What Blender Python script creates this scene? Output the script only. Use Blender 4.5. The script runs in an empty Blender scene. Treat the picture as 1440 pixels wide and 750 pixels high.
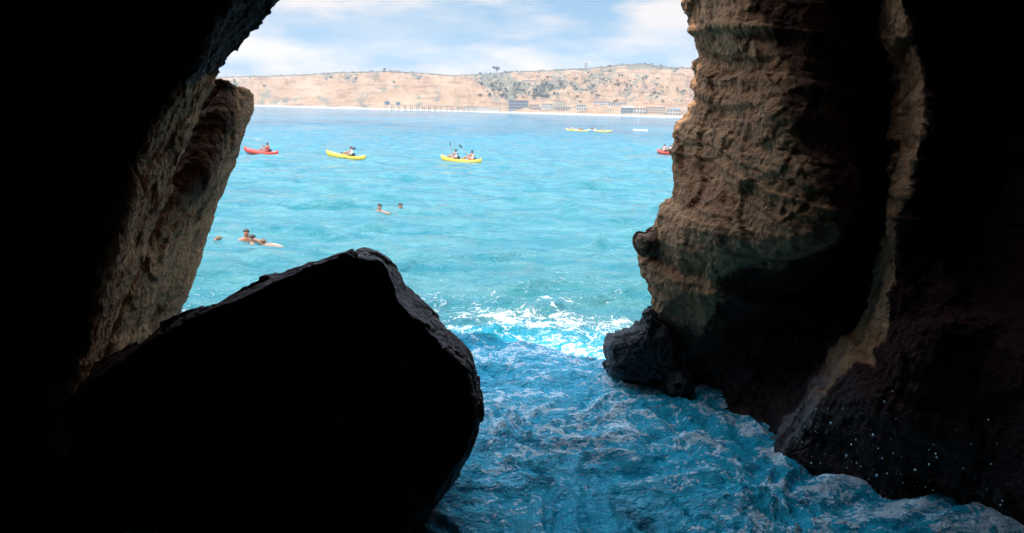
import bpy, bmesh, math, random
import numpy as np
from mathutils import Vector, Matrix, Euler
rad = math.radians
scene = bpy.context.scene
col = scene.collection

# ------------------------------------------------------------------ camera, sky, sun, exposure
FPX, PITCH, ROLL, CH = 1050.0, 11.83, 1.4, 4.3
cam_d = bpy.data.cameras.new('camera'); cam = bpy.data.objects.new('camera', cam_d); col.objects.link(cam)
cam_d.sensor_width = 36.0; cam_d.lens = 36.0 * FPX / 1440.0
cam_d.clip_start = 0.1; cam_d.clip_end = 9000
CAM_M = Euler((rad(90 - PITCH), 0, 0)).to_matrix() @ Matrix.Rotation(rad(ROLL), 3, 'Z')
cam.matrix_world = Matrix.Translation((0, 0, CH)) @ CAM_M.to_4x4()
scene.camera = cam

SUN_EL, SUN_AZ = 56.0, 215.0          # azimuth clockwise from +Y: the sun stands behind the camera
SKY_STRENGTH, SUN_STRENGTH, EXPOSURE = 0.15, 2.0, 1.5
world = bpy.data.worlds.new('World'); scene.world = world; world.use_nodes = True
wn = world.node_tree; wn.nodes.clear()
def wnode(t, **k):
    n = wn.nodes.new(t)
    for a, b in k.items(): setattr(n, a, b)
    return n
def wmath(op, a, b=None, c=None):
    n = wnode('ShaderNodeMath', operation=op)
    for i, v in enumerate((a, b, c)):
        if v is None: continue
        if isinstance(v, (int, float)): n.inputs[i].default_value = v
        else: wn.links.new(v, n.inputs[i])
    return n.outputs[0]
w_out = wnode('ShaderNodeOutputWorld'); w_bg = wnode('ShaderNodeBackground')
sky = wnode('ShaderNodeTexSky', sky_type='NISHITA', sun_disc=False)
sky.sun_elevation = rad(SUN_EL); sky.sun_rotation = rad(SUN_AZ)
sky.air_density = 1.0; sky.dust_density = 0.6; sky.ozone_density = 1.6; sky.altitude = 0
tc = wnode('ShaderNodeTexCoord')
sep = wnode('ShaderNodeSeparateXYZ'); wn.links.new(tc.outputs['Generated'], sep.inputs[0])
az = wmath('ARCTAN2', sep.outputs['X'], sep.outputs['Y'])
el = wmath('ARCSINE', sep.outputs['Z'])
comb = wnode('ShaderNodeCombineXYZ')
wn.links.new(wmath('MULTIPLY', az, 6.0), comb.inputs[0]); wn.links.new(wmath('MULTIPLY', el, 22.0), comb.inputs[1])
wnoise = wnode('ShaderNodeTexNoise'); wnoise.inputs['Scale'].default_value = 1.15; wnoise.inputs['Detail'].default_value = 7
wnoise.inputs['Roughness'].default_value = 0.55; wn.links.new(comb.outputs[0], wnoise.inputs['Vector'])
def blob(a0, e0, sa, se):
    u = wmath('DIVIDE', wmath('SUBTRACT', az, rad(a0)), rad(sa)); v = wmath('DIVIDE', wmath('SUBTRACT', el, rad(e0)), rad(se))
    return wmath('EXPONENT', wmath('MULTIPLY', wmath('ADD', wmath('MULTIPLY', u, u), wmath('MULTIPLY', v, v)), -1.0))
clear = wmath('ADD', wmath('ADD', blob(4.5, 7.6, 3.6, 2.2), wmath('MULTIPLY', blob(-12, 6.2, 6, 0.9), 0.6)), wmath('MULTIPLY', blob(2, 13, 20, 3.5), 0.7))
hor = wmath('SMOOTH_MAX', wmath('SUBTRACT', 1.0, wmath('DIVIDE', el, rad(4.6))), 0.0, 0.1)
dens = wmath('ADD', wmath('ADD', wmath('MULTIPLY', wmath('SUBTRACT', wnoise.outputs[0], 0.5), 4.6), 0.45), wmath('MULTIPLY', clear, -0.55))
for b in (blob(-16, 7.0, 3.2, 1.5), blob(-7, 7.6, 3.2, 1.0), blob(10.5, 6.6, 4.5, 1.5)):
    dens = wmath('ADD', dens, wmath('MULTIPLY', b, 0.6))
dens = wmath('ADD', dens, wmath('MULTIPLY', hor, 0.55))
cl = wnode('ShaderNodeClamp'); wn.links.new(dens, cl.inputs[0])
# overhead the sky opens up again
up = wnode('ShaderNodeMapRange'); wn.links.new(el, up.inputs[0]); up.inputs[1].default_value = rad(12); up.inputs[2].default_value = rad(24)
up.inputs[3].default_value = 0.9; up.inputs[4].default_value = 0.75
low = wnode('ShaderNodeMapRange'); wn.links.new(el, low.inputs[0]); low.inputs[1].default_value = rad(9); low.inputs[2].default_value = rad(20); low.inputs[3].default_value = 0.95; low.inputs[4].default_value = 0.0
cloudf = wmath('MAXIMUM', wmath('MULTIPLY', cl.outputs[0], up.outputs[0]), low.outputs[0])
# thick parts of the cloud are greyer and bluer
wn2 = wnode('ShaderNodeTexNoise'); wn2.inputs['Scale'].default_value = 0.8; wn2.inputs['Detail'].default_value = 4
wn.links.new(comb.outputs[0], wn2.inputs['Vector'])
ramp = wnode('ShaderNodeValToRGB'); wn.links.new(wmath('ADD', wmath('ADD', wn2.outputs[0], wmath('MULTIPLY', hor, 0.35)), wmath('MULTIPLY', blob(-6.5, 5.7, 7, 0.8), -0.25)), ramp.inputs[0])
ramp.color_ramp.elements[0].position = 0.30; ramp.color_ramp.elements[0].color = (1.0, 1.28, 1.52, 1)
ramp.color_ramp.elements[1].position = 0.50; ramp.color_ramp.elements[1].color = (2.15, 1.86, 1.62, 1)
hi = wnode('ShaderNodeMapRange'); wn.links.new(el, hi.inputs[0]); hi.inputs[1].default_value = rad(11); hi.inputs[2].default_value = rad(25); hi.inputs[3].default_value = 1.0; hi.inputs[4].default_value = 7.6  # unseen overhead cloud made far brighter, added to light the cave
lit = wnode('ShaderNodeVectorMath', operation='SCALE'); veil = wnode('ShaderNodeMix', data_type='RGBA'); wn.links.new(cl.outputs[0], veil.inputs['Factor']); veil.inputs['A'].default_value = (0.36, 0.92, 1.45, 1); wn.links.new(ramp.outputs[0], veil.inputs['B'])
cool = wnode('ShaderNodeMix', data_type='RGBA', blend_type='MULTIPLY'); cool.inputs['B'].default_value = (0.90, 1.0, 1.09, 1); wn.links.new(veil.outputs['Result'], cool.inputs['A'])
hi2 = wnode('ShaderNodeMapRange'); wn.links.new(el, hi2.inputs[0]); hi2.inputs[1].default_value = rad(11); hi2.inputs[2].default_value = rad(25); wn.links.new(hi2.outputs[0], cool.inputs['Factor'])
wn.links.new(cool.outputs['Result'], lit.inputs[0]); wn.links.new(hi.outputs[0], lit.inputs['Scale'])
wmix = wnode('ShaderNodeMix', data_type='RGBA'); wn.links.new(cloudf, wmix.inputs['Factor'])
wn.links.new(sky.outputs[0], wmix.inputs['A']); wn.links.new(lit.outputs[0], wmix.inputs['B'])
wn.links.new(wmix.outputs['Result'], w_bg.inputs['Color']); w_bg.inputs['Strength'].default_value = SKY_STRENGTH
wn.links.new(w_bg.outputs[0], w_out.inputs['Surface'])

sun_d = bpy.data.lights.new('sun', 'SUN'); sun_o = bpy.data.objects.new('sun', sun_d); col.objects.link(sun_o)
sun_d.energy = SUN_STRENGTH; sun_d.angle = rad(0.53); sun_d.color = (1.0, 0.93, 0.82)
sdir = Vector((math.sin(rad(SUN_AZ)) * math.cos(rad(SUN_EL)), math.cos(rad(SUN_AZ)) * math.cos(rad(SUN_EL)), math.sin(rad(SUN_EL))))
sun_o.rotation_euler = sdir.to_track_quat('Z', 'Y').to_euler()
vs = scene.view_settings
vs.view_transform = 'Standard'; vs.look = 'None'; vs.exposure = EXPOSURE; vs.gamma = 1.0; vs.use_curve_mapping = False
cy = scene.cycles
cy.max_bounces = 6; cy.diffuse_bounces = 4; cy.glossy_bounces = 3; cy.transmission_bounces = 2; cy.volume_bounces = 0
cy.use_denoising = True; cy.denoising_prefilter = 'ACCURATE'; cy.caustics_reflective = False; cy.caustics_refractive = False
cy.sample_clamp_indirect = 4.0

# ------------------------------------------------------------------ pixel <-> world helpers (photograph of 1440 x 750)
R3 = np.array(CAM_M); CPOS = np.array([0, 0, CH])
def ray(px, py):
    return R3 @ np.array([(px - 720) / FPX, (375 - py) / FPX, -1.0])
def P(px, py, d):
    return CPOS + d * ray(px, py)
def W(px, py, z=0.0):
    r = ray(px, py); return CPOS + r * ((z - CH) / r[2])
def proj(p):
    q = R3.T @ (np.asarray(p, float) - CPOS)
    return 720 + FPX * q[0] / -q[2], 375 - FPX * q[1] / -q[2]

# ------------------------------------------------------------------ numpy noise
_rs = np.random.RandomState(7)
_perm = np.concatenate([_rs.permutation(256)] * 3)
_grad = _rs.normal(size=(256, 3)); _grad /= np.linalg.norm(_grad, axis=1)[:, None]
def pnoise(p):
    p = np.asarray(p, float); i = np.floor(p).astype(int); f = p - i; i &= 255
    u = f * f * f * (f * (f * 6 - 15) + 10); out = 0
    for dx in (0, 1):
        for dy in (0, 1):
            for dz in (0, 1):
                h = _perm[_perm[_perm[(i[..., 0] + dx) & 255] + ((i[..., 1] + dy) & 255)] + ((i[..., 2] + dz) & 255)]
                g = _grad[h]; dd = (f[..., 0] - dx) * g[..., 0] + (f[..., 1] - dy) * g[..., 1] + (f[..., 2] - dz) * g[..., 2]
                wx = u[..., 0] if dx else 1 - u[..., 0]; wy = u[..., 1] if dy else 1 - u[..., 1]; wz = u[..., 2] if dz else 1 - u[..., 2]
                out = out + dd * wx * wy * wz
    return out * 1.5
def fbm(p, octv=4, gain=0.5):
    a, s, o = 1.0, 1.0, 0
    for k in range(octv):
        o = o + a * pnoise(np.asarray(p) * s + 17.3 * k); a *= gain; s *= 2.03
    return o
def ridged(p, octv=4, gain=0.5):
    a, s, o = 1.0, 1.0, 0
    for k in range(octv):
        o = o + a * (1 - 2 * np.abs(pnoise(np.asarray(p) * s + 9.1 * k))); a *= gain; s *= 2.1
    return o
def cells(p):
    """flat stepped facets: a random value per jittered cell, plus a slope across it"""
    p = np.asarray(p, float); i0 = np.floor(p).astype(int); best = np.full(p.shape[:-1], 9e9); val = np.zeros(p.shape[:-1])
    for dx in (-1, 0, 1):
        for dy in (-1, 0, 1):
            for dz in (-1, 0, 1):
                c = i0 + np.array([dx, dy, dz]); h = _perm[_perm[_perm[c[..., 0] & 255] + (c[..., 1] & 255)] + (c[..., 2] & 255)]
                pt = c + 0.5 + 0.8 * (np.stack([_perm[h], _perm[h + 1], _perm[h + 2]], -1) / 255.0 - 0.5)
                dv = p - pt; dist = (dv ** 2).sum(-1); m = dist < best
                v = _perm[h + 5] / 255.0 - 0.5 + (dv * _grad[_perm[h + 7]]).sum(-1) * 0.9
                best = np.where(m, dist, best); val = np.where(m, v, val)
    return val
def sstep(a, b, x):
    t = np.clip((np.asarray(x, float) - a) / (b - a), 0, 1); return t * t * (3 - 2 * t)

# ------------------------------------------------------------------ object helpers
def tag(o, label=None, cat=None, group=None, kind=None):
    if label: o['label'] = label
    if cat: o['category'] = cat
    if group: o['group'] = group
    if kind: o['kind'] = kind
    return o
def link(name, me, mat=None, parent=None, smooth=True):
    o = bpy.data.objects.new(name, me); col.objects.link(o)
    if mat: me.materials.append(mat)
    if smooth and len(me.polygons): me.polygons.foreach_set('use_smooth', [True] * len(me.polygons))
    if parent: o.parent = parent
    return o
def empty(name, loc=(0, 0, 0), rz=0):
    o = bpy.data.objects.new(name, None); col.objects.link(o); o.location = loc; o.rotation_euler = (0, 0, rz); o.empty_display_size = 0.1
    return o
def grid_mesh(name, V, wrap_u=False, wrap_v=False, flip=False):
    n, m = V.shape[:2]
    iu = np.arange(n if wrap_u else n - 1); iv = np.arange(m if wrap_v else m - 1)
    a, b = np.meshgrid(iu, iv, indexing='ij'); a2 = (a + 1) % n; b2 = (b + 1) % m
    q = np.stack([a * m + b, a * m + b2, a2 * m + b2, a2 * m + b], -1).reshape(-1, 4)
    if flip: q = q[:, ::-1]
    me = bpy.data.meshes.new(name); me.vertices.add(n * m); me.vertices.foreach_set('co', V.reshape(-1).astype(np.float32))
    k = len(q); me.loops.add(4 * k); me.polygons.add(k)
    me.loops.foreach_set('vertex_index', q.reshape(-1).astype(np.int32))
    me.polygons.foreach_set('loop_start', np.arange(0, 4 * k, 4, dtype=np.int32))
    me.update(calc_edges=True); me.validate()
    return me
def normals(V, wrap_u=False, wrap_v=False):
    def g(A, ax, wrap):
        if wrap: return np.roll(A, -1, ax) - np.roll(A, 1, ax)
        return np.gradient(A, axis=ax)
    n = np.cross(g(V, 0, wrap_u), g(V, 1, wrap_v)); return n / (np.linalg.norm(n, axis=-1, keepdims=True) + 1e-9)
def cr(A, ts, wrap=False):
    """Catmull-Rom along axis 0"""
    n = len(A); i = np.floor(ts).astype(int); 
    if not wrap: i = np.clip(i, 0, n - 2)
    f = (ts - i).reshape((-1,) + (1,) * (A.ndim - 1))
    def at(k): return A[(k % n) if wrap else np.clip(k, 0, n - 1)]
    p0, p1, p2, p3 = at(i - 1), at(i), at(i + 1), at(i + 2)
    return 0.5 * (2 * p1 + (p2 - p0) * f + (2 * p0 - 5 * p1 + 4 * p2 - p3) * f * f + (3 * p1 - p0 - 3 * p2 + p3) * f ** 3)
def even_ts(A, N, wrap=False, wts=None):
    """sample parameters spread over the control axis in proportion to wts (one per span)"""
    n = len(A) if wrap else len(A) - 1
    w = np.ones(n) if wts is None else np.asarray(wts, float)
    c = np.concatenate([[0], np.cumsum(w)]); t = np.linspace(0, c[-1], N, endpoint=not wrap)
    return np.interp(t, c, np.arange(n + 1))

# ------------------------------------------------------------------ materials
class Mat:
    def __init__(s, name):
        s.m = bpy.data.materials.new(name); s.m.use_nodes = True; s.t = s.m.node_tree; s.t.nodes.clear()
        s.out = s.n('ShaderNodeOutputMaterial'); s.p = s.n('ShaderNodeBsdfPrincipled'); s.l(s.p.outputs[0], s.out.inputs[0])
    def n(s, t, **k):
        x = s.t.nodes.new(t)
        for a, b in k.items(): setattr(x, a, b)
        return x
    def l(s, a, b): s.t.links.new(a, b)
    def setv(s, sock, v):
        if isinstance(v, bpy.types.NodeSocket): s.l(v, sock)
        elif isinstance(v, tuple) and len(v) == 3 and sock.type == 'RGBA': sock.default_value = (*v, 1)
        else: sock.default_value = v
    def math(s, op, a, b=0.0, c=None, clamp=False):
        x = s.n('ShaderNodeMath', operation=op, use_clamp=clamp); s.setv(x.inputs[0], a); s.setv(x.inputs[1], b)
        if c is not None: s.setv(x.inputs[2], c)
        return x.outputs[0]
    def mix(s, f, a, b):
        x = s.n('ShaderNodeMix', data_type='RGBA'); s.setv(x.inputs['Factor'], f); s.setv(x.inputs['A'], a); s.setv(x.inputs['B'], b); return x.outputs['Result']
    def noise(s, vec, scale, detail=4, rough=0.55, dist=0.0):
        x = s.n('ShaderNodeTexNoise'); s.l(vec, x.inputs['Vector']); x.inputs['Scale'].default_value = scale
        x.inputs['Detail'].default_value = detail; x.inputs['Roughness'].default_value = rough; x.inputs['Distortion'].default_value = dist
        return x.outputs[0]
    def mapping(s, vec, scale=(1, 1, 1), rot=(0, 0, 0), loc=(0, 0, 0)):
        x = s.n('ShaderNodeMapping'); s.l(vec, x.inputs[0]); x.inputs['Scale'].default_value = scale; x.inputs['Rotation'].default_value = rot; x.inputs['Location'].default_value = loc
        return x.outputs[0]
    def rng(s, v, a, b, c=0.0, d=1.0):
        x = s.n('ShaderNodeMapRange', interpolation_type='SMOOTHSTEP'); s.setv(x.inputs[0], v)
        for i, q in enumerate((a, b, c, d)): s.setv(x.inputs[i + 1], q)
        return x.outputs[0]
    def obj(s): return s.n('ShaderNodeTexCoord').outputs['Object']
    def bump(s, h, strength, dist, normal=None):
        x = s.n('ShaderNodeBump'); s.setv(x.inputs['Strength'], strength); x.inputs['Distance'].default_value = dist; s.l(h, x.inputs['Height'])
        if normal: s.l(normal, x.inputs['Normal'])
        return x.outputs[0]
def plain(name, c, rough=0.6, var=0.15, scale=6.0, metal=0.0):
    m = Mat(name); v = m.obj(); f = m.noise(v, scale, 4)
    m.l(m.mix(m.rng(f, 0.3, 0.7), tuple(x * (1 - var) for x in c), tuple(min(1, x * (1 + var)) for x in c)), m.p.inputs['Base Color'])
    m.p.inputs['Roughness'].default_value = rough; m.p.inputs['Metallic'].default_value = metal
    return m.m
def rock_material(name, light, mid, dark, wet_z=1.1, wet_c=(0.022, 0.02, 0.022), streak=1.0, rough=0.85, wet_rough=0.28, bump=1.0, painted_shade=None):
    m = Mat(name); v = m.obj()
    n1 = m.noise(v, 0.9, 6, 0.6); n2 = m.noise(m.mapping(v, (2.6, 2.6, 0.55)), 1.3, 7, 0.65, 0.6)
    n3 = m.noise(m.mapping(v, (0.5, 0.5, 4.0), (rad(9), rad(-6), 0)), 1.2, 6, 0.6, 0.4); n4 = m.noise(v, 9.0, 6, 0.7)
    c = m.mix(m.rng(n1, 0.36, 0.64), mid, light)
    c = m.mix(m.math('MULTIPLY', m.rng(n2, 0.50, 0.68), 0.75 * streak), c, dark)
    c = m.mix(m.math('MULTIPLY', m.rng(n3, 0.53, 0.62), 0.6), c, tuple(0.55 * x for x in mid))
    c = m.mix(m.math('MULTIPLY', m.rng(n4, 0.5, 0.75), 0.35), c, tuple(0.45 * x for x in dark))
    vor = m.n('ShaderNodeTexVoronoi', feature='DISTANCE_TO_EDGE'); vor.inputs['Scale'].default_value = 0.9
    wv = m.n('ShaderNodeVectorMath', operation='ADD'); nz = m.n('ShaderNodeTexNoise'); m.l(v, nz.inputs['Vector']); nz.inputs['Scale'].default_value = 2.0; nz.inputs['Detail'].default_value = 4
    m.l(m.mapping(v, (1, 1, 0.6)), wv.inputs[0]); m.l(nz.outputs['Color'], wv.inputs[1]); m.l(wv.outputs[0], vor.inputs['Vector'])
    crack = m.rng(vor.outputs[0], 0.0, 0.035, 1.0, 0.0)
    c = m.mix(m.math('MULTIPLY', m.math('MULTIPLY', crack, m.rng(n1, 0.5, 0.62)), 0.6), c, tuple(0.25 * x for x in dark))
    if painted_shade:
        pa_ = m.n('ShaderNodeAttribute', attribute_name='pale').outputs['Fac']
        c = m.mix(m.rng(m.math('ADD', pa_, m.math('MULTIPLY', m.math('SUBTRACT', n2, 0.5), 0.9)), 0.3, 0.75), m.mix(m.rng(n4, 0.4, 0.7), painted_shade, tuple(0.5 * x for x in painted_shade)), c)  # painted shade: the dark tone takes over where the mask is low
    sp = m.n('ShaderNodeSeparateXYZ'); m.l(v, sp.inputs[0])
    zz = m.math('ADD', sp.outputs['Z'], m.math('MULTIPLY', m.math('SUBTRACT', n1, 0.5), 1.8))
    wet = m.rng(zz, wet_z - 0.35, wet_z + 0.45, 1.0, 0.0)
    alg = m.mix(m.rng(n2, 0.42, 0.6), wet_c, tuple(2.2 * x for x in wet_c))
    if painted_shade: alg = m.mix(m.math('MULTIPLY', m.rng(pa_, 0.6, 0.95), m.rng(n2, 0.40, 0.58)), alg, (0.13, 0.12, 0.12))
    c = m.mix(wet, c, alg)
    m.p.inputs['Specular IOR Level'].default_value = 0.25
    m.l(c, m.p.inputs['Base Color'])
    m.l(m.math('ADD', m.math('MULTIPLY', wet, wet_rough - rough), m.math('ADD', rough - 0.12, m.math('MULTIPLY', n4, 0.24))), m.p.inputs['Roughness'])
    pits = m.n('ShaderNodeTexVoronoi'); pits.inputs['Scale'].default_value = 11.0; m.l(wv.outputs[0], pits.inputs['Vector'])
    h = m.math('ADD', m.math('MULTIPLY', n4, 0.7), m.math('ADD', m.math('MULTIPLY', n3, 0.6), m.math('MULTIPLY', pits.outputs['Distance'], 0.5)))
    fine = m.noise(v, 34.0, 5, 0.7)
    m.l(m.bump(fine, 0.5 * bump, 0.02, m.bump(h, 0.9 * bump, 0.07)), m.p.inputs['Normal'])
    return m.m
M_CLIFF = rock_material('sandstone', (0.52, 0.275, 0.135), (0.36, 0.175, 0.08), (0.13, 0.058, 0.028), painted_shade=(0.045, 0.010, 0.007), wet_c=(0.016, 0.007, 0.006))
M_LEFT = rock_material('brown_sandstone', (0.40, 0.195, 0.082), (0.25, 0.112, 0.045), (0.08, 0.034, 0.016), wet_z=0.6, painted_shade=(0.03, 0.011, 0.008))
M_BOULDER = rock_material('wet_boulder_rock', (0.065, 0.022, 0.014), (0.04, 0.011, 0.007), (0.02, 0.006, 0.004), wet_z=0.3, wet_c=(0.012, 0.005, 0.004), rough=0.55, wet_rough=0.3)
M_INNER = rock_material('dark_cave_rock', (0.10, 0.028, 0.018), (0.065, 0.016, 0.010), (0.03, 0.008, 0.005), wet_z=0.9, wet_c=(0.016, 0.007, 0.006))
M_KNOB = rock_material('knob_rock', (0.26, 0.15, 0.085), (0.17, 0.095, 0.055), (0.08, 0.045, 0.028))
M_LEDGE = rock_material('tidal_rock', (0.036, 0.033, 0.034), (0.022, 0.02, 0.022), (0.01, 0.009, 0.01), wet_z=0.9, rough=0.45)

# ------------------------------------------------------------------ rock surfaces
_lay = np.random.RandomState(21).uniform(-1, 1, 512)
def layers(z, soft=0.22):
    i = np.floor(z).astype(int); f = z - i
    return _lay[i & 511] + (_lay[(i + 1) & 511] - _lay[i & 511]) * sstep(1 - soft, 1, f)
def rock_disp(V, N, big=0.10, mid=0.06, small=0.03, flute=0.05, strata=0.035, seed=0.0, keep=None):
    q = V + seed; wq = q + 0.22 * np.stack([fbm(q * 1.1 + 31, 3), fbm(q * 1.1 + 57, 3), fbm(q * 1.1 + 83, 3)], -1)
    d = big * fbm(q * 0.5, 3) + mid * 0.5 * (ridged(wq * 0.9, 3) - 0.8) + 1.9 * mid * cells(wq * np.array([1.3, 1.3, 0.9])) + 1.0 * mid * cells(wq * np.array([2.9, 2.9, 2.3]) + 9)
    d = d + small * (0.9 * cells(wq * np.array([6.5, 6.5, 5.0]) + 3) + 0.7 * fbm(q * 7, 4) + 0.5 * fbm(q * 19 + 4, 3))
    fl = ridged(wq * np.array([2.4, 2.4, 0.30]), 3); d = d + flute * (fl - 0.8) * 0.7 * np.clip(0.35 + 0.8 * fbm(q * 0.35 + 12, 2) + 0.25 * (V[..., 2] - 3.0), 0.0, 1.2)
    zz = V[..., 2] * 2.3 + 0.35 * V[..., 0] - 0.25 * V[..., 1] + 0.55 * fbm(q * 0.5, 3)
    amt = np.clip(0.6 + 1.1 * fbm(q * 0.6 + 71, 2), 0.1, 1.5)
    d = d + strata * amt * (layers(zz) + 0.5 * layers(zz * 2.7 + 40))
    if keep is not None: d = d * keep
    return V + N * d[..., None]
def table_surface(rows, nu, nv, wu=None, wv=None):
    A = np.array(rows, float)                       # rows x cols x 3
    A = cr(A, even_ts(A, nu, wts=wu)); A = A.transpose(1, 0, 2); A = cr(A, even_ts(A, nv, wts=wv)); return A.transpose(1, 0, 2)

# right wall: columns run from the seaward side round the lit face, the hollow, the bright rib and on past the camera
ry  = [-420, -180, -40, 40, 100, 160, 215, 270, 330, 390, 440, 490]
S_  = ([860, 940, 972, 979, 981, 966, 953, 935, 912, 909, 914, 934], [8.8, 9.4, 10.0, 10.2, 10.4, 10.6, 10.8, 11.0, 11.2, 11.4, 11.5, 11.6], (941, 546))
L_  = ([900, 975, 996, 1005, 1032, 1022, 1012, 1000, 985, 975, 965, 958], [8.3, 8.9, 9.3, 9.4, 9.5, 9.6, 9.7, 9.7, 9.7, 10.2, 10.7, 11.3], (963, 549))
T_  = ([960, 1020, 1034, 1042, 1084, 1080, 1098, 1130, 1145, 1085, 1045, 1000], [7.9, 8.4, 8.8, 8.9, 8.7, 8.6, 8.6, 8.5, 8.5, 9.4, 10.2, 10.9], (1000, 560))
M_  = ([1060, 1110, 1130, 1140, 1150, 1160, 1172, 1188, 1192, 1160, 1115, 1060], [7.8, 8.3, 8.7, 8.8, 8.6, 8.6, 8.6, 8.6, 8.9, 9.7, 10.3, 10.7], (1036, 586))
H_  = ([1120, 1180, 1200, 1215, 1226, 1224, 1232, 1240, 1222, 1205, 1180, 1130], [8.0, 8.8, 9.4, 9.6, 9.8, 10.0, 10.0, 10.2, 10.4, 10.5, 10.5, 10.4], (1066, 599))
RL_ = ([1160, 1216, 1234, 1252, 1268, 1266, 1262, 1258, 1232, 1226, 1212, 1182], [7.8, 8.4, 8.8, 8.9, 9.2, 9.3, 9.3, 9.3, 9.3, 9.3, 9.3, 9.4], (1077, 622))
RR_ = ([1196, 1244, 1258, 1272, 1292, 1296, 1284, 1272, 1258, 1246, 1238, 1218], [7.2, 7.6, 7.8, 7.9, 8.0, 8.0, 8.0, 8.1, 8.2, 8.3, 8.4, 8.6], (1092, 648))
K1_ = ([1260, 1320, 1340, 1350, 1370, 1372, 1360, 1350, 1330, 1320, 1310, 1300], [7.2, 7.7, 8.1, 8.2, 8.3, 8.3, 8.3, 8.3, 8.2, 8.1, 8.0, 7.8], (1230, 697))
K2_ = ([1380, 1440, 1460, 1470, 1480, 1480, 1475, 1470, 1460, 1455, 1450, 1445], [7.0, 7.6, 8.1, 8.2, 8.3, 8.3, 8.2, 8.1, 8.0, 7.8, 7.6, 7.4], (1400, 766))
rows = []
for i, y in enumerate(ry + ['w', 'b']):
    r = []
    for k, cdef in enumerate((S_, L_, T_, M_, H_, RL_, RR_, K1_, K2_)):
        if y == 'w': p = W(*cdef[2])
        elif y == 'b': p = W(*cdef[2]) + np.array([-0.05, -0.05, -1.6])
        else: p = P(cdef[0][i], y, cdef[1][i])
        r.append(p)
    z = r[-1][2]; s = r[0]
    back = [s + np.array(o) for o in ((11, 3.5, 0), (4, 2.0, 0), (0.75, 0.75, 0))]
    tail = [np.array([6.6, 4.2, z]), np.array([6.6, -0.5, z]), np.array([5.0, -5.5, z])]
    rows.append(back + r + tail)
top = [p + np.array([1.5, -8.0, 5.0]) for p in rows[0]]
rows = [top] + rows
NV = 520; WV_R = [0.5, 0.6, 0.6, 1.6, 1.6, 1.4, 1.3, 0.8, 1.0, 1.6, 1.6, 0.8, 0.6, 0.4]
V = table_surface(rows, 420, NV, wu=[0.6, 1.5, 1.4, 1, 1, 1, 1, 1, 1, 1, 1, 1, 1.2, 0.7], wv=WV_R)
N = normals(V)
V = rock_disp(V, N, 0.10, 0.030, 0.024, 0.08, 0.095, 3.0)
# shade painted into the colour: pillar and rib stay pale sandstone, the rest darkened
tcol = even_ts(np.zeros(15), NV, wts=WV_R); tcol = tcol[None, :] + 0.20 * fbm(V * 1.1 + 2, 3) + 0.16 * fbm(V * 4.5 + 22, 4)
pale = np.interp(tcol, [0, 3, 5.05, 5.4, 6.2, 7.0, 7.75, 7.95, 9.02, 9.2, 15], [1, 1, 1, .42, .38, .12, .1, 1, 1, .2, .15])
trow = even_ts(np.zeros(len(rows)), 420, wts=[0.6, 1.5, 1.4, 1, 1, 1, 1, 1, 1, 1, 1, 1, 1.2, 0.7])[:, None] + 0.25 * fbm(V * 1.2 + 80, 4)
pale = pale * (1 - 0.65 * sstep(9.4, 10.2, trow) * sstep(4.25, 4.6, tcol) * sstep(7.4, 7.0, tcol))  # shade under the belly painted in as well
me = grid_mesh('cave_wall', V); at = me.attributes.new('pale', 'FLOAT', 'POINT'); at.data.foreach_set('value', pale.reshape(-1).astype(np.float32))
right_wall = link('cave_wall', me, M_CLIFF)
tag(right_wall, 'tan sandstone wall with a pale vertical rib, right of the cave mouth', 'cave wall')

# left wall
LS = [(640, -420, 6.6), (470, -150, 7.2), (392, -10, 8.2), (366, 30, 8.3), (331, 68, 8.4), (309, 92, 8.5), (295, 118, 8.5), (268, 190, 8.5), (236, 262, 8.5), (202, 335, 8.5), (174, 405, 8.5), (150, 480, 8.5), (112, 590, 8.5)]
LT = [(540, -420, 6.0), (390, -150, 6.5), (330, -10, 6.9), (305, 35, 7.0), (280, 80, 7.05), (258, 110, 7.1), (245, 140, 7.1), (214, 190, 7.1), (188, 262, 7.1), (162, 335, 7.1), (143, 415, 7.1), (124, 500, 7.1), (90, 600, 7.1)]
rows = []
for s, t in zip(LS, LT):
    ps, pt = P(*s), P(*t); z = pt[2]
    back = [ps + np.array(o) for o in ((-11, 3.0, 0), (-3.5, 1.8, 0), (-0.7, 0.7, 0))]
    m2 = P((s[0] + t[0]) / 2 - 4, (s[1] + t[1]) / 2, (s[2] + t[2]) / 2 - 0.05)
    r = back + [ps, m2, pt, P(t[0] - 130, t[1], t[2] - 0.15), P(t[0] - 330, t[1], t[2] - 0.6), np.array([-5.2, 2.5, z]), np.array([-6.0, -1.0, z]), np.array([-4.8, -5.5, z])]
    rows.append(r)
rows.append([np.array([p[0], p[1], -1.6]) for p in rows[-1]])
rows = [[p + np.array([-1.5, -8.0, 5.0]) for p in rows[0]]] + rows
V = table_surface(rows, 380, 360, wu=[0.5, 1.5, 1.2] + [1] * 10 + [0.8], wv=[0.5, 0.6, 0.6, 1.3, 1.3, 1.2, 1, 0.8, 0.6, 0.4])
V = rock_disp(V, -normals(V), 0.06, 0.026, 0.018, 0.05, 0.02, 11.0)
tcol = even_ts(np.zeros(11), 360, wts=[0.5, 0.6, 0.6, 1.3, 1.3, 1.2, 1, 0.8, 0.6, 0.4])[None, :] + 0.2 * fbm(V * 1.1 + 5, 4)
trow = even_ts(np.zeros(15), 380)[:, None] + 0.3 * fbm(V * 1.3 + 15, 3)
pale = np.interp(tcol, [0, 5.0, 5.3, 11], [1, 1, .1, .1]) * (0.1 + 0.9 * sstep(6.2, 7.6, trow))  # inner and upper wall darkened in the colour, as painted shade
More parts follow.
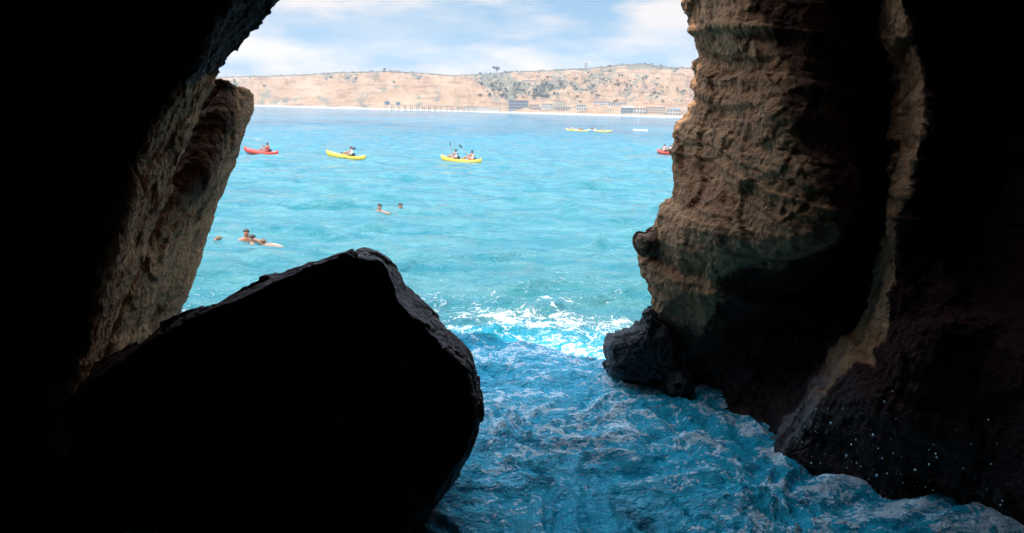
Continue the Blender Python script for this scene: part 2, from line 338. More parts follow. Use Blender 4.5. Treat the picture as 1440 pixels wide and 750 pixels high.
me = grid_mesh('cave_wall', V, flip=True); at = me.attributes.new('pale', 'FLOAT', 'POINT'); at.data.foreach_set('value', pale.reshape(-1).astype(np.float32))
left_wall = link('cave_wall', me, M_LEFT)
tag(left_wall, 'overhanging brown cave wall that closes the left side, mostly black in shadow', 'cave wall')

# the leaning slab seaward of the left wall
SL = [  # hidden left, left of face, middle, right edge
    [(225, 112, 12.0), (290, 124, 11.8), (322, 134, 11.8), (340, 150, 12.0)],
    [(240, 98, 10.8), (296, 109, 9.9), (330, 122, 10.0), (351, 134, 11.2)],
    [(238, 108, 10.8), (294, 118, 9.8), (330, 131, 9.9), (353, 143, 11.2)],
    [(225, 160, 10.6), (283, 156, 9.7), (326, 168, 9.8), (349, 166, 11.2)],
    [(190, 240, 10.4), (242, 236, 9.5), (300, 240, 9.6), (323, 238, 11.2)],
    [(160, 320, 10.3), (206, 320, 9.2), (258, 320, 9.7), (290, 322, 11.2)],
    [(130, 400, 10.2), (176, 400, 9.0), (226, 402, 9.7), (271, 402, 11.2)],
    [(110, 470, 10.2), (153, 466, 9.0), (196, 470, 9.7), (247, 456, 11.2)],
    [(90, 590, 10.2), (130, 590, 9.0), (175, 590, 9.6), (205, 590, 11.2)]]
rows = []
for r in SL:
    p = [P(*c) for c in r]
    rows.append([p[0] + np.array([-2, 2.4, 0]), p[0]] + p[1:] + [p[3] + np.array([-0.55, 0.9, 0]), p[3] + np.array([-1.6, 1.7, 0]), p[0] + np.array([-2, 2.4, 0])])
rows = [[np.mean(rows[0], axis=0) * 0.75 + 0.25 * q + np.array([0, 0.3, -0.05]) for q in rows[0]]] + rows
rows.append([np.array([q[0], q[1], -1.6]) for q in rows[-1]])
V = table_surface(rows, 300, 260, wu=[0.4, 0.5, 0.3] + [1] * 7)
V = rock_disp(V, -normals(V), 0.04, 0.028, 0.018, 0.045, 0.02, 23.0)
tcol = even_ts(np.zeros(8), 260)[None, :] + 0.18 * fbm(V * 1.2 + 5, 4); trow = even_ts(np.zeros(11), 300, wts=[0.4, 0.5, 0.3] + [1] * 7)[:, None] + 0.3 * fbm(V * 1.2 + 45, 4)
pale = 1 - 0.55 * sstep(1.6, 1.8, tcol) * sstep(3.15, 2.95, tcol) * sstep(6.2, 5.6, trow)  # overhang shade painted on the upper middle of the slab
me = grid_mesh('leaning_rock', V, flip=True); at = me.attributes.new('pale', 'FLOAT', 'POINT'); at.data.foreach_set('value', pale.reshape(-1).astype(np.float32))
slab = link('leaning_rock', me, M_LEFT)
tag(slab, 'tall leaning slab of brown rock with a flat cut top, beside the red kayak', 'rock slab')

# generic closed rock from rings of points
def ring_rock(name, rings, nu, nv, mat, amp=(0.05, 0.04, 0.02, 0.02, 0.015), seed=0.0, cap_out=0.0):
    A = np.array(rings, float)
    c0, c1 = A[0].mean(0), A[-1].mean(0)
    ca = A.reshape(-1, 3).mean(0); k0, k1 = (cap_out * (c0 - ca), cap_out * (c1 - ca))
    A = np.concatenate([[c0 + k0 + (A[0] - c0) * 0.02], [c0 + 0.7 * k0 + (A[0] - c0) * 0.5], A, [c1 + 0.7 * k1 + (A[-1] - c1) * 0.5], [c1 + k1 + (A[-1] - c1) * 0.02]])
    A = cr(A, even_ts(A, nu)); A = A.transpose(1, 0, 2); A = cr(A, even_ts(A, nv, wrap=True), wrap=True); A = A.transpose(1, 0, 2)
    Nn = normals(A, False, True); c = A.reshape(-1, 3).mean(0)
    sgn = 1.0 if ((A - c) * Nn).sum() > 0 else -1.0
    A = rock_disp(A, Nn * sgn, *amp, seed=seed)
    return link(name, grid_mesh(name, A, wrap_v=True, flip=sgn < 0), mat)

# boulder in the mouth
sil = [(30, 575), (130, 513), (200, 483), (248, 455), (300, 432), (350, 403), (420, 377), (480, 357), (514, 348), (543, 357), (561, 377), (575, 403), (606, 433), (640, 468), (664, 498), (672, 530), (676, 572), (668, 622), (650, 662), (622, 702), (592, 738), (560, 785), (480, 850), (300, 860), (100, 820), (10, 720)]
fro = [(50, 620), (136, 530), (202, 487), (250, 459), (301, 436), (351, 407), (421, 381), (480, 361), (506, 357), (524, 374), (541, 396), (556, 426), (588, 462), (622, 502), (648, 532), (658, 556), (664, 585), (655, 628), (636, 664), (606, 702), (575, 738), (540, 780), (460, 830), (300, 840), (110, 790), (40, 710)]
_jr = random.Random(9); sil = [(a + _jr.uniform(-2.5, 2.5), b + _jr.uniform(-2.5, 2.5)) for a, b in sil]; fro = [(a + _jr.uniform(-6, 6), b + _jr.uniform(-2, 7)) for a, b in fro]
fro = [(a if i < 9 or i > 17 else a * .68 + c * .32, b if i < 9 or i > 17 else b * .68 + d_ * .32) for i, ((a, b), (c, d_)) in enumerate(zip(fro, sil))]
cx, cyy = 370, 600
def scl(pts, f, d, dy=0): return [P(cx + (x - cx) * f, cyy + (y - cyy) * f + dy, d) for x, y in pts]
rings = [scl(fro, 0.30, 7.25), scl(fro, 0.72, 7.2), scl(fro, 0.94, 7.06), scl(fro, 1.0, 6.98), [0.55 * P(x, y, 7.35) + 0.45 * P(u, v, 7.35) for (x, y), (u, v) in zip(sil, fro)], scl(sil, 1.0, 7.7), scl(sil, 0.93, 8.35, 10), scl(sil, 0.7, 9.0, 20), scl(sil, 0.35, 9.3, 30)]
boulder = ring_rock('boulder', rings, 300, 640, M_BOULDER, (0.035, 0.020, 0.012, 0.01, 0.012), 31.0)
tag(boulder, 'huge dark boulder standing in the water of the cave mouth, black on its near side', 'boulder')

# ledge rock at the foot of the right wall, smaller rocks beside it
def lump(name, pts, d, depth, mat, seed, amp=(0.04, 0.05, 0.03, 0.02, 0.02), nu=90, nv=160):
    mx = np.mean([p[0] for p in pts]); my = np.mean([p[1] for p in pts])
    def sc(f, dd): return [P(mx + (x - mx) * f, my + (y - my) * f, dd) for x, y in pts]
    return ring_rock(name, [sc(0.75, d - depth * 0.5), sc(0.96, d - depth * 0.38), sc(1.0, d - 0.05 * depth), sc(0.99, d), sc(0.9, d + depth * 0.4), sc(0.5, d + depth * 0.6)], nu, nv, mat, amp, seed, 0.35)
o = lump('ledge_rock', [(857, 497), (858, 484), (866, 477), (878, 471), (892, 462), (904, 454), (907, 446), (908, 438), (914, 433), (924, 434), (936, 446), (962, 470), (975, 510), (970, 540), (935, 532), (895, 527), (862, 522)], 12.0, 1.5, M_LEDGE, 41.0, (0.03, 0.05, 0.04, 0.02, 0.03), 140, 240)
tag(o, 'low dark wedge of wet rock jutting seaward from the foot of the tan wall', 'ledge rock')
o = lump('ledge_rock', [(938, 547), (940, 533), (947, 524), (957, 526), (965, 536), (968, 552), (955, 557), (942, 556)], 11.5, 0.45, M_LEDGE, 44.0, (0.08, 0.08, 0.04, 0.02, 0.03))
tag(o, 'small rounded black rock at the waterline below the tan wall', 'ledge rock')
o = lump('rock_knob', [(894, 347), (892, 335), (898, 327), (908, 328), (921, 323), (948, 340), (940, 360), (905, 359)], 11.1, 0.7, M_KNOB, 47.0, (0.03, 0.03, 0.015, 0.01, 0.01), 60, 110)
o.parent = right_wall; o.name = 'rock_knob'; tag(o, 'dark knob of rock sticking out over the water')
o = lump('rock_knob', [(962, 18), (966, 14), (975, 15), (988, 12), (992, 24), (978, 26), (968, 23)], 10.15, 0.25, M_KNOB, 48.0, (0.01, 0.01, 0.01, 0.0, 0.0), 24, 48)
o.parent = right_wall; tag(o, 'small dark spike of rock against the sky')
# roof of the cave with the cliff above it
ang = np.linspace(np.pi, 0, 13)
prof = [(-7.2, 0.4, 0.6), (-7.0, 3.6, 4.2), (-5.0, 6.2, 6.6), (-1.0, 7.3, 7.8), (3.0, 7.5, 8.2), (6.2, 7.6, 8.6), (6.5, 8.3, 9.4), (5.4, 11, 12.6), (2.6, 15, 18.0), (-4, 21, 23.0), (-20, 28, 24.0)]
rows = [[np.array([a * math.cos(t), y, -1.6 + (b + 1.6) * max(0.0, math.sin(t)) ** 0.75]) for t in ang] for y, a, b in prof]
V = table_surface(rows, 150, 150); V = rock_disp(V, normals(V), 0.25, 0.16, 0.06, 0.05, 0.06, 61.0)
o = link('ceiling', grid_mesh('ceiling', V), M_INNER); tag(o, kind='structure')

# ------------------------------------------------------------------ water
nr, na = 1150, 470
r = np.exp(np.linspace(math.log(3.2), math.log(2600), nr)); a = np.linspace(rad(-47), rad(47), na)
Rg, Ag = np.meshgrid(r, a, indexing='ij'); X = Rg * np.sin(Ag); Y = Rg * np.cos(Ag)
sp = Rg * (math.log(2600 / 3.2) / nr) * 1.3
Z = np.zeros_like(X); rw = np.random.RandomState(5)
shore_in = sstep(19, 11, Rg)
q2 = np.stack([X, Y, X * 0], -1)
wx = X + 0.9 * fbm(q2 * 0.35, 2) * 1.5; wy = Y + 0.9 * fbm(q2 * 0.35 + 40, 2) * 1.5
for lam, amp, dev, n in ((14, 0.06, 10, 2), (7.5, 0.06, 16, 3), (3.6, 0.085, 24, 4), (1.9, 0.060, 30, 6), (1.0, 0.036, 34, 7), (0.55, 0.018, 40, 7)):
    for k in range(n):
        th = rad(rw.normal(-92, dev)); L = lam * rw.uniform(0.8, 1.25); ph = rw.uniform(0, 6.28)
        s = np.sin(2 * np.pi * (wx * math.cos(th) + wy * math.sin(th)) / L + ph)
        s = 2 * (0.5 + 0.5 * s) ** 1.6 - 0.85
        Z += amp / math.sqrt(n) * s * sstep(2.2, 5.0, L / sp) * (1 - (0.8 if lam < 3 else 0.4) * shore_in)
qa = np.stack([wx, wy, X * 0], -1)
cr_, sr_ = math.cos(rad(-22)), math.sin(rad(-22)); al_ = wx * cr_ + wy * sr_; ac_ = -wx * sr_ + wy * cr_
qf = np.stack([al_ * 0.55, ac_ * 1.7, X * 0], -1); qf = qf + 0.35 * np.stack([fbm(qf * 0.9 + 3, 3), fbm(qf * 0.9 + 33, 3), X * 0], -1)
chop = 0.075 * (ridged(qf, 4, 0.6) - 0.8) + 0.022 * (ridged(qf * 3.1 + 7, 3, 0.6) - 0.8) + 0.13 * (ridged(qa * 0.9, 3, 0.5) - 0.6) + 0.02 * (ridged(qa * 2.6 + 5, 3, 0.55) - 0.6) + 0.10 * fbm(q2 * 0.5 + 8, 2)
Z += chop * sstep(23, 12, Rg) * 0.85
# breaker just outside the shade
bk = W(684, 460); dxb = X - bk[0] - 0.2 * (Y - bk[1]); dyb = Y - bk[1]
crest = np.exp(-(dxb / 2.4) ** 2) * np.exp(-((dyb + 0.5) / 1.0) ** 2)
Z += 0.20 * crest * (0.7 + 0.6 * fbm(q2 * 1.3, 3))
# foam density: surge in the cave, the breaker patch, wash at the rocks
foam = 0.30 * sstep(20, 13.5, Rg) + 0.05
foam += 0.06 * sstep(17, 14, Rg) * sstep(11, 14.5, Rg)
foam += (0.10 + 0.50 * fbm(q2 * np.array([0.9, 1.4, 1]), 4)) * np.exp(-((X - bk[0] - 0.1) / 1.35) ** 2) * np.exp(-((Y - bk[1] - 0.1) / 1.5) ** 2)
wl = [W(*p) for p in ((860, 512), (900, 518), (941, 546), (985, 549), (1011, 573), (1040, 588), (1074, 602), (1080, 636), (1104, 660), (1176, 684), (1230, 697), (1290, 714), (1356, 747), (592, 738), (622, 702))]
def seg_d(X, Y, A, B):
    d = B[:2] - A[:2]; t = np.clip(((X - A[0]) * d[0] + (Y - A[1]) * d[1]) / (d @ d), 0, 1); return np.hypot(X - A[0] - t * d[0], Y - A[1] - t * d[1])
dist = np.min([seg_d(X, Y, wl[i], wl[i + 1]) for i in range(12)], axis=0)
foam += (0.10 + 0.50 * fbm(q2 * 2.2 + 60, 4)) * np.exp(-(dist / 0.6) ** 2)
foam += 0.5 * np.clip(chop * sstep(23, 12, Rg) * 4, -0.4, 0.6)
foam += 0.3 * fbm(q2 * 0.45 + 3, 3) * sstep(30, 15, Rg)
foam += 0.16 * sstep(14, 24, Rg) * sstep(160, 40, Rg)
foam += 0.12 * sstep(19, 13, Rg)
for kx, ky, sx_ in ((399, 219, 1), (524, 226, 1), (676, 231, 1), (370, 220, 0), (486, 227, 0), (648, 231, 0)):
    c_ = W(kx, ky); foam += 0.55 * np.exp(-((X - c_[0]) / (1.3 if sx_ else 2.0)) ** 2 - ((Y - c_[1]) / 0.9) ** 2) * (0.6 + 0.9 * fbm(q2 * 1.1, 2))
shal = sstep(190, 25, Rg) * sstep(12.6, 15.5, Rg)
deep = 0.5 + 0.8 * fbm(np.stack([X * 0.02, Y * 0.008, X * 0], -1) * 1.0, 3)
Vw = np.stack([X, Y, Z], -1)
me = grid_mesh('sea', Vw, flip=True)
for nm, arr in (('foam', foam), ('deep', deep), ('shallow', shal)):
    at = me.attributes.new(nm, 'FLOAT', 'POINT'); at.data.foreach_set('value', np.clip(arr, -1, 2).reshape(-1).astype(np.float32))
m = Mat('sea_water'); v = m.obj()
af = m.n('ShaderNodeAttribute', attribute_name='foam').outputs['Fac']; ad = m.n('ShaderNodeAttribute', attribute_name='deep').outputs['Fac']
wz = m.n('ShaderNodeTexNoise'); m.l(v, wz.inputs['Vector']); wz.inputs['Scale'].default_value = 0.9; wz.inputs['Detail'].default_value = 4
wadd = m.n('ShaderNodeVectorMath', operation='MULTIPLY_ADD'); m.l(wz.outputs['Color'], wadd.inputs[0]); wadd.inputs[1].default_value = (1.6, 1.0, 0); m.l(v, wadd.inputs[2])
wv = m.mapping(wadd.outputs[0], (1.0, 1.35, 1.0), (0, 0, rad(-12)))
def lace(scale, width, det=3):
    n = m.noise(wv, scale, det, 0.6); return m.rng(m.math('ABSOLUTE', m.math('SUBTRACT', n, 0.5)), 0.0, width, 1.0, 0.0)
l1 = lace(1.3, 0.045, 5); l2 = lace(4.2, 0.06, 5); l3 = m.noise(wv, 14, 6, 0.75); l4 = m.noise(wv, 0.9, 5, 0.6)
web = m.math('ADD', m.math('MULTIPLY', l1, 0.50), m.math('MULTIPLY', l2, 0.38))
web = m.math('ADD', web, m.math('ADD', m.math('MULTIPLY', m.math('SUBTRACT', l3, 0.5), 0.9), m.math('MULTIPLY', m.math('SUBTRACT', l4, 0.5), 0.9)))
fz = m.noise(v, 38.0, 4, 0.75); fy = m.noise(wv, 7.0, 6, 0.72)
web = m.math('ADD', web, m.math('ADD', m.math('MULTIPLY', m.math('SUBTRACT', fz, 0.5), 0.8), m.math('MULTIPLY', m.math('SUBTRACT', fy, 0.5), 0.9)))
fo = m.rng(m.math('ADD', m.math('MULTIPLY', web, 0.75), af), 0.93, 1.20)
fo = m.math('MULTIPLY', fo, 0.92)
base = m.mix(m.rng(ad, 0.2, 0.9), (0.002, 0.145, 0.205), (0.001, 0.08, 0.13))
inn = m.math('SUBTRACT', 1.0, m.n('ShaderNodeAttribute', attribute_name='shallow').outputs['Fac'])  # brighter water and bluer foam are painted in over the cave's shade zone
base = m.mix(m.math('MULTIPLY', m.rng(af, 0.0, 0.3), inn), base, (0.010, 0.42, 0.60))
base = m.mix(m.n('ShaderNodeAttribute', attribute_name='shallow').outputs['Fac'], base, m.mix(m.rng(m.noise(m.mapping(v, (0.22, 1.0, 1)), 1.2, 7, 0.7), 0.36, 0.66), (0.016, 0.185, 0.225), (0.085, 0.27, 0.285)))
aer = m.rng(af, 0.1, 0.9)      # churned water carries air; its paler tone is painted in only over the cave's shade zone
base = m.mix(m.math('MULTIPLY', m.math('MULTIPLY', aer, inn), 0.28), base, (0.04, 0.54, 0.74))
m.l(m.mix(fo, base, m.mix(inn, (0.80, 0.78, 0.72), (0.76, 0.90, 0.96))), m.p.inputs['Base Color'])
m.l(m.math('MULTIPLY_ADD', fo, 0.55, 0.07), m.p.inputs['Roughness']); m.p.inputs['IOR'].default_value = 1.333
m.p.inputs['Specular IOR Level'].default_value = 0.42
b1 = m.noise(m.mapping(v, (0.6, 1.0, 1)), 1.3, 7, 0.68); b2 = m.noise(m.mapping(v, (0.6, 1.0, 1)), 7.0, 5, 0.65)
b3 = m.noise(m.mapping(wadd.outputs[0], (0.35, 1.0, 1), (0, 0, rad(-25))), 9.0, 6, 0.7); nb = m.bump(b1, 1.0, 0.5); nb = m.bump(b3, 0.22, 0.05, nb); nb = m.bump(b2, m.rng(af, 0.05, 0.3, 0.65, 0.28), 0.05, nb); nb = m.bump(fo, 0.25, 0.02, nb)
m.l(nb, m.p.inputs['Normal'])
M_WATER = m.m
sea = link('sea', me, M_WATER); tag(sea, kind='structure')
# the same water inside the cave, behind and beside the camera, and wide of the picture
def fan(r0, r1, a0, a1, n1, n2, z=0.0):
    rr = np.exp(np.linspace(math.log(r0), math.log(r1), n1)); aa = np.linspace(rad(a0), rad(a1), n2); Rr, Aa = np.meshgrid(rr, aa, indexing='ij')
    return np.stack([Rr * np.sin(Aa), Rr * np.cos(Aa), Rr * 0 + z], -1)
Vs = fan(0.05, 2600, 47, 313, 90, 90, -0.02)
o = link('water', grid_mesh('water', Vs, flip=True), M_WATER); tag(o, kind='structure')
Vs = fan(0.05, 3.25, -47, 47, 30, 40, -0.02)
o = link('water', grid_mesh('water', Vs, flip=True), M_WATER); tag(o, kind='structure')

# ------------------------------------------------------------------ far shore
rp = np.array([(-200, 118), (0, 112), (300, 110), (345, 108), (400, 107), (430, 106), (470, 103), (545, 101), (600, 104), (640, 107), (690, 104), (720, 101), (770, 100), (830, 96), (870, 92), (905, 91), (940, 95), (975, 97), (1050, 98), (1300, 104), (1700, 118)], float)
shp = np.array([(-200, 134), (358, 149.5), (500, 153.5), (640, 157), (800, 161.5), (965, 166), (1700, 187)], float)
na2, nv2 = 900, 260
pxs = np.linspace(-150, 1650, na2)
def dirs(px, py):
    r = np.stack([ray(a, b) for a, b in zip(px, py)]); return r
rt = dirs(pxs, np.interp(pxs, rp[:, 0], rp[:, 1])); rs = dirs(pxs, np.interp(pxs, shp[:, 0], shp[:, 1]))
el_r = rt[:, 2] / np.hypot(rt[:, 0], rt[:, 1]); el_s = rs[:, 2] / np.hypot(rs[:, 0], rs[:, 1])
D0 = np.clip(-CH / np.minimum(el_s, -0.001), 700, 2000)
D0 = np.convolve(np.pad(D0, 40, mode='edge'), np.ones(81) / 81, mode='valid')
azd = np.stack([rs[:, 0], rs[:, 1]], -1); azd /= np.linalg.norm(azd, axis=1)[:, None]
vv = np.concatenate([np.linspace(-30, 60, 30), np.linspace(62, 700, nv2 - 60), np.linspace(720, 1600, 30)])
nv2 = len(vv)
Vg, Ug = np.meshgrid(vv, pxs, indexing='ij')
gx, gy = Ug * 1.25, Vg
q = np.stack([gx, gy, gx * 0], -1)
t = np.clip((Vg - 45 - 25 * fbm(q * 0.008, 3)) / 620, 0, 1)
steep = sstep(760, 600, Ug)                        # sheer bluffs on the left, long slopes on the right
prf = steep * (0.56 * sstep(0.0, 0.30 + 0.10 * fbm(np.stack([gx * 0.006, gy * 0, gx * 0], -1), 2), t) + 0.44 * t) + (1 - steep) * (0.55 * t ** 0.8 + 0.45 * sstep(0.25, 0.95, t))
Dd = D0[None, :] + Vg
Hr = (el_r[None, :] * (D0[None, :] + 665) + CH)
g1 = 0.6 * ridged(np.stack([gx * 0.011 + 0.35 * fbm(q * 0.01, 2), gy * 0.0022, gx * 0], -1), 4, 0.55) + 0.4 * ridged(np.stack([gx * 0.035 + 0.35 * fbm(q * 0.02, 2), gy * 0.006, gx * 0 + 4], -1), 3, 0.55)
H = Hr * prf + (g1 - 0.9) * 24 * np.sin(np.pi * np.clip(t, 0, 1)) ** 0.7 + 3.0 * fbm(q * 0.03, 3) * np.sin(np.pi * t) + 2.0 * sstep(-10, 40, Vg) - 1.0 * sstep(0, -25, Vg)
H = np.where(Vg > 665, H - (Vg - 665) * 0.02, H)
cap = (el_r[None, :] * Dd + CH) - 1.0
H = np.minimum(H, np.where(t > 0.02, np.maximum(cap, 3), H))
TER = np.stack([azd[None, :, 0] * Dd, azd[None, :, 1] * Dd, H], -1)
me = grid_mesh('hills', TER, flip=True)
veg = 0.75 * (steep * sstep(0.74, 0.86, prf) + (1 - steep) * sstep(0.7, 0.92, t)) + 0.20 * fbm(q * 0.012 + 5, 4) - 0.9 * (g1 - 0.9) * (0.4 + 0.6 * steep) + 0.30 * np.exp(-((Ug - 735) / 75) ** 2 - ((t - 0.45) / 0.25) ** 2) + 0.18 - 0.6 * sstep(0.03, 0.0, t)
at = me.attributes.new('veg', 'FLOAT', 'POINT'); at.data.foreach_set('value', veg.reshape(-1).astype(np.float32))
bea = sstep(45, 25, Vg); at = me.attributes.new('beach', 'FLOAT', 'POINT'); at.data.foreach_set('value', bea.reshape(-1).astype(np.float32))
m = Mat('coastal_bluff'); v = m.obj(); av = m.n('ShaderNodeAttribute', attribute_name='veg').outputs['Fac']; ab = m.n('ShaderNodeAttribute', attribute_name='beach').outputs['Fac']
na_ = m.noise(v, 0.012, 7, 0.62); nb_ = m.noise(v, 0.05, 5, 0.6); nc_ = m.noise(m.mapping(v, (0.02, 0.02, 0.16)), 1.0, 5, 0.6)
c = m.mix(m.rng(na_, 0.35, 0.65), (0.27, 0.155, 0.078), (0.36, 0.235, 0.14)); c = m.mix(m.math('MULTIPLY', m.rng(nc_, 0.5, 0.65), 0.7), c, (0.14, 0.07, 0.045))
fv = m.rng(m.math('ADD', m.math('ADD', av, m.math('MULTIPLY', m.math('SUBTRACT', nb_, 0.5), 1.3)), m.math('MULTIPLY', m.math('SUBTRACT', na_, 0.5), 1.6)), 0.12, 0.38)
c = m.mix(fv, c, m.mix(m.rng(nb_, 0.4, 0.6), (0.10, 0.095, 0.06), (0.16, 0.14, 0.09))); c = m.mix(ab, c, (0.44, 0.38, 0.29))
m.l(c, m.p.inputs['Base Color']); m.p.inputs['Roughness'].default_value = 0.95; m.l(m.bump(nb_, 0.8, 6.0), m.p.inputs['Normal'])
hills = link('hills', me, m.m); tag(hills, kind='structure')

TPX = np.full(TER.shape[:2], 0.0); _q = (TER - CPOS) @ R3
TPX = 720 + FPX * _q[..., 0] / -_q[..., 2]; TPY = 375 - FPX * _q[..., 1] / -_q[..., 2]
def on_hill(px, py):
    """the first point of the hillside, from the sea inland, that shows at this pixel"""
    j = int(np.argmin(np.abs(TPX[40] - px))); colm = TPY[:, j]
    for i in range(5, nv2):
        if colm[i] <= py and Vg[i, j] > 20: return TER[i, j].copy()
    k = int(np.argmin(colm)); return TER[k, j].copy()
rnd = random.Random(3)

# shrubs on the slopes: nobody could count them
def lump_cloud(name, centres, mat, kind=None):
    ico = bmesh.new(); bmesh.ops.create_icosphere(ico, subdivisions=1, radius=1.0)
    bv = np.array([v.co[:] for v in ico.verts]); bf = np.array([[v.index for v in f.verts] for f in ico.faces]); ico.free()
    n = len(centres); VV = np.zeros((n, len(bv), 3)); rs_ = np.random.RandomState(len(centres))
    for i, (c, rx, rz) in enumerate(centres):
        j = bv * (1 + rs_.uniform(-0.3, 0.3, (len(bv), 1))); VV[i] = np.asarray(c) + j * np.array([rx, rx, rz])
    F = (bf[None] + (np.arange(n) * len(bv))[:, None, None]).reshape(-1, 3)
    me = bpy.data.meshes.new(name); me.from_pydata(VV.reshape(-1, 3).tolist(), [], F.tolist()); me.update()
    return link(name, me, mat, smooth=False)
M_SHRUB = plain('sage_scrub', (0.14, 0.125, 0.085), 0.9, 0.4, 0.06); M_TREE = plain('dark_foliage', (0.055, 0.07, 0.045), 0.9, 0.35, 0.3); M_TRUNK = plain('bark', (0.13, 0.09, 0.06), 0.9)
cs = []; rs_ = np.random.RandomState(12)
while len(cs) < 3800:
    i = rs_.randint(60, nv2 - 40); j = rs_.randint(200, 700)
    if rs_.rand() < np.clip(veg[i, j] * 2.2 - 0.15, 0.012, 0.9) and t[i, j] > 0.05:
        s = rs_.uniform(1.0, 3.2); cs.append((TER[i, j] + np.array([rs_.uniform(-2, 2), rs_.uniform(-2, 2), 0.2 * s]), s * rs_.uniform(0.9, 1.8), s * 0.75))
o = lump_cloud('shrubs', cs, M_SHRUB); tag(o, kind='stuff')

# trees along the ridge and around the buildings, copied from six kinds
def make_tree(h, w, seed):
    rr = random.Random(seed); root = empty('ridge_tree')
    bm = bmesh.new(); k = 7; prev = None
    for z, rd in ((-0.6, 0.05 * h), (0.25 * h, 0.035 * h), (0.6 * h, 0.02 * h), (0.85 * h, 0.008 * h)):
        ring = [bm.verts.new((rd * math.cos(6.283 * a / k), rd * math.sin(6.283 * a / k), z)) for a in range(k)]
        if prev:
            for a in range(k): bm.faces.new((prev[a], prev[(a + 1) % k], ring[(a + 1) % k], ring[a]))
        prev = ring
    for a in range(4):
        th = rr.uniform(0, 6.28); b0 = Vector((0, 0, h * rr.uniform(0.3, 0.5))); b1 = Vector((math.cos(th) * w * 0.35, math.sin(th) * w * 0.35, h * rr.uniform(0.6, 0.8)))
        q = [bm.verts.new(b0 + Vector(dv)) for dv in ((0.012 * h, 0, 0), (-0.006 * h, 0.01 * h, 0), (-0.006 * h, -0.01 * h, 0))]; e = bm.verts.new(b1)
        for s in range(3): bm.faces.new((q[s], q[(s + 1) % 3], e))
    me = bpy.data.meshes.new('trunk'); bm.to_mesh(me); bm.free(); link('trunk', me, M_TRUNK, root)
    # crown: leaf clumps as small crossing blades gathered in uneven masses
    vs_, fs_ = [], []
    masses = [(rr.gauss(0, w * 0.22), rr.gauss(0, w * 0.22), h * rr.uniform(0.42, 0.9), w * rr.uniform(0.16, 0.3)) for _ in range(9)]
    for mx, my, mz, mr in masses:
        for _ in range(42):
            d = Vector((rr.gauss(0, 1), rr.gauss(0, 1), rr.gauss(0, 0.8))).normalized() * mr * rr.uniform(0.4, 1.05)
            c = Vector((mx, my, mz)) + d; a = Vector((rr.gauss(0, 1), rr.gauss(0, 1), rr.gauss(0, 1))).normalized(); b = a.orthogonal().normalized(); s = 0.06 * h * rr.uniform(0.6, 1.3)
            i0 = len(vs_); vs_ += [c + a * s, c + b * s * 0.7, c - a * s, c - b * s * 0.7]; fs_.append((i0, i0 + 1, i0 + 2, i0 + 3))
    me = bpy.data.meshes.new('crown'); me.from_pydata(vs_, [], fs_); link('crown', me, M_TREE, root, smooth=False)
    return root
def copy_thing(o):
    c = o.copy(); col.objects.link(c)
    for ch in o.children:
        d = ch.copy(); col.objects.link(d); d.parent = c
        for g in ch.children:
            e = g.copy(); col.objects.link(e); e.parent = d
    return c
kinds = [(7, 8), (9, 8), (6, 9), (10, 7), (5, 6), (12, 9)]
used_kind = {}
def put_tree(p, k, s, label, group):
    if k in used_kind: o = copy_thing(used_kind[k])
    else: o = make_tree(*kinds[k], 100 + k); used_kind[k] = o
    o.location = p; o.scale = (s, s, s * rnd.uniform(0.85, 1.15)); o.rotation_euler = (0, 0, rnd.uniform(0, 6.28)); tag(o, label, 'tree', group); return o
def ridge_point(px, back=0):
    j = int(np.argmin(np.abs(TPX[40] - px))); k = int(np.argmin(TPY[:, j])); return TER[k, j].copy()
spec = [(697, 1.5, 5, 'tallest lone tree on the skyline, above the dark blue-green slope'), (541, 1.1, 3, 'narrow dark tree standing highest among the skyline trees above the pier')]
for px, s, k, lab in spec: put_tree(ridge_point(px) - np.array([0, 0, 0.5]), k, s, lab, None)
spots = []
for x0, x1, n in ((318, 470, 16), (455, 530, 14), (530, 612, 16), (640, 690, 6), (705, 800, 22), (800, 975, 38)):
    for _ in range(n): spots.append(rnd.uniform(x0, x1))
for px in spots:
    put_tree(ridge_point(px) - np.array([0, 0, rnd.uniform(0.2, 1.5)]), rnd.choice((0, 1, 2, 4, 4, 2)), rnd.uniform(0.55, 0.95), 'small hazy ridge tree ' + ('above the bare bluffs near the leaning slab' if px < 440 else 'above the bluffs between the red kayak and the pier' if px < 530 else 'on the skyline above the pier' if px < 625 else 'near the tallest lone tree' if px < 705 else 'above the wooded hillside patch' if px < 800 else 'above the open hillside near the tan wall'), 'trees along the far ridge')
for _ in range(70):
    px = rnd.gauss(745, 34); py = rnd.uniform(121, 141)
    put_tree(on_hill(px, py) - np.array([0, 0, 0.4]), rnd.choice((0, 1, 2, 4)), rnd.uniform(0.7, 1.1), 'blue-green tree in the wooded patch of hillside above the dark building', 'trees on the wooded hillside patch')
for _ in range(34):
    px = rnd.uniform(820, 970); py = rnd.uniform(108, 150)
    put_tree(on_hill(px, py) - np.array([0, 0, 0.4]), rnd.choice((0, 2, 4)), rnd.uniform(0.6, 0.9), 'low tree dotted on the pale open hillside near the tan wall', 'trees on the open hillside')

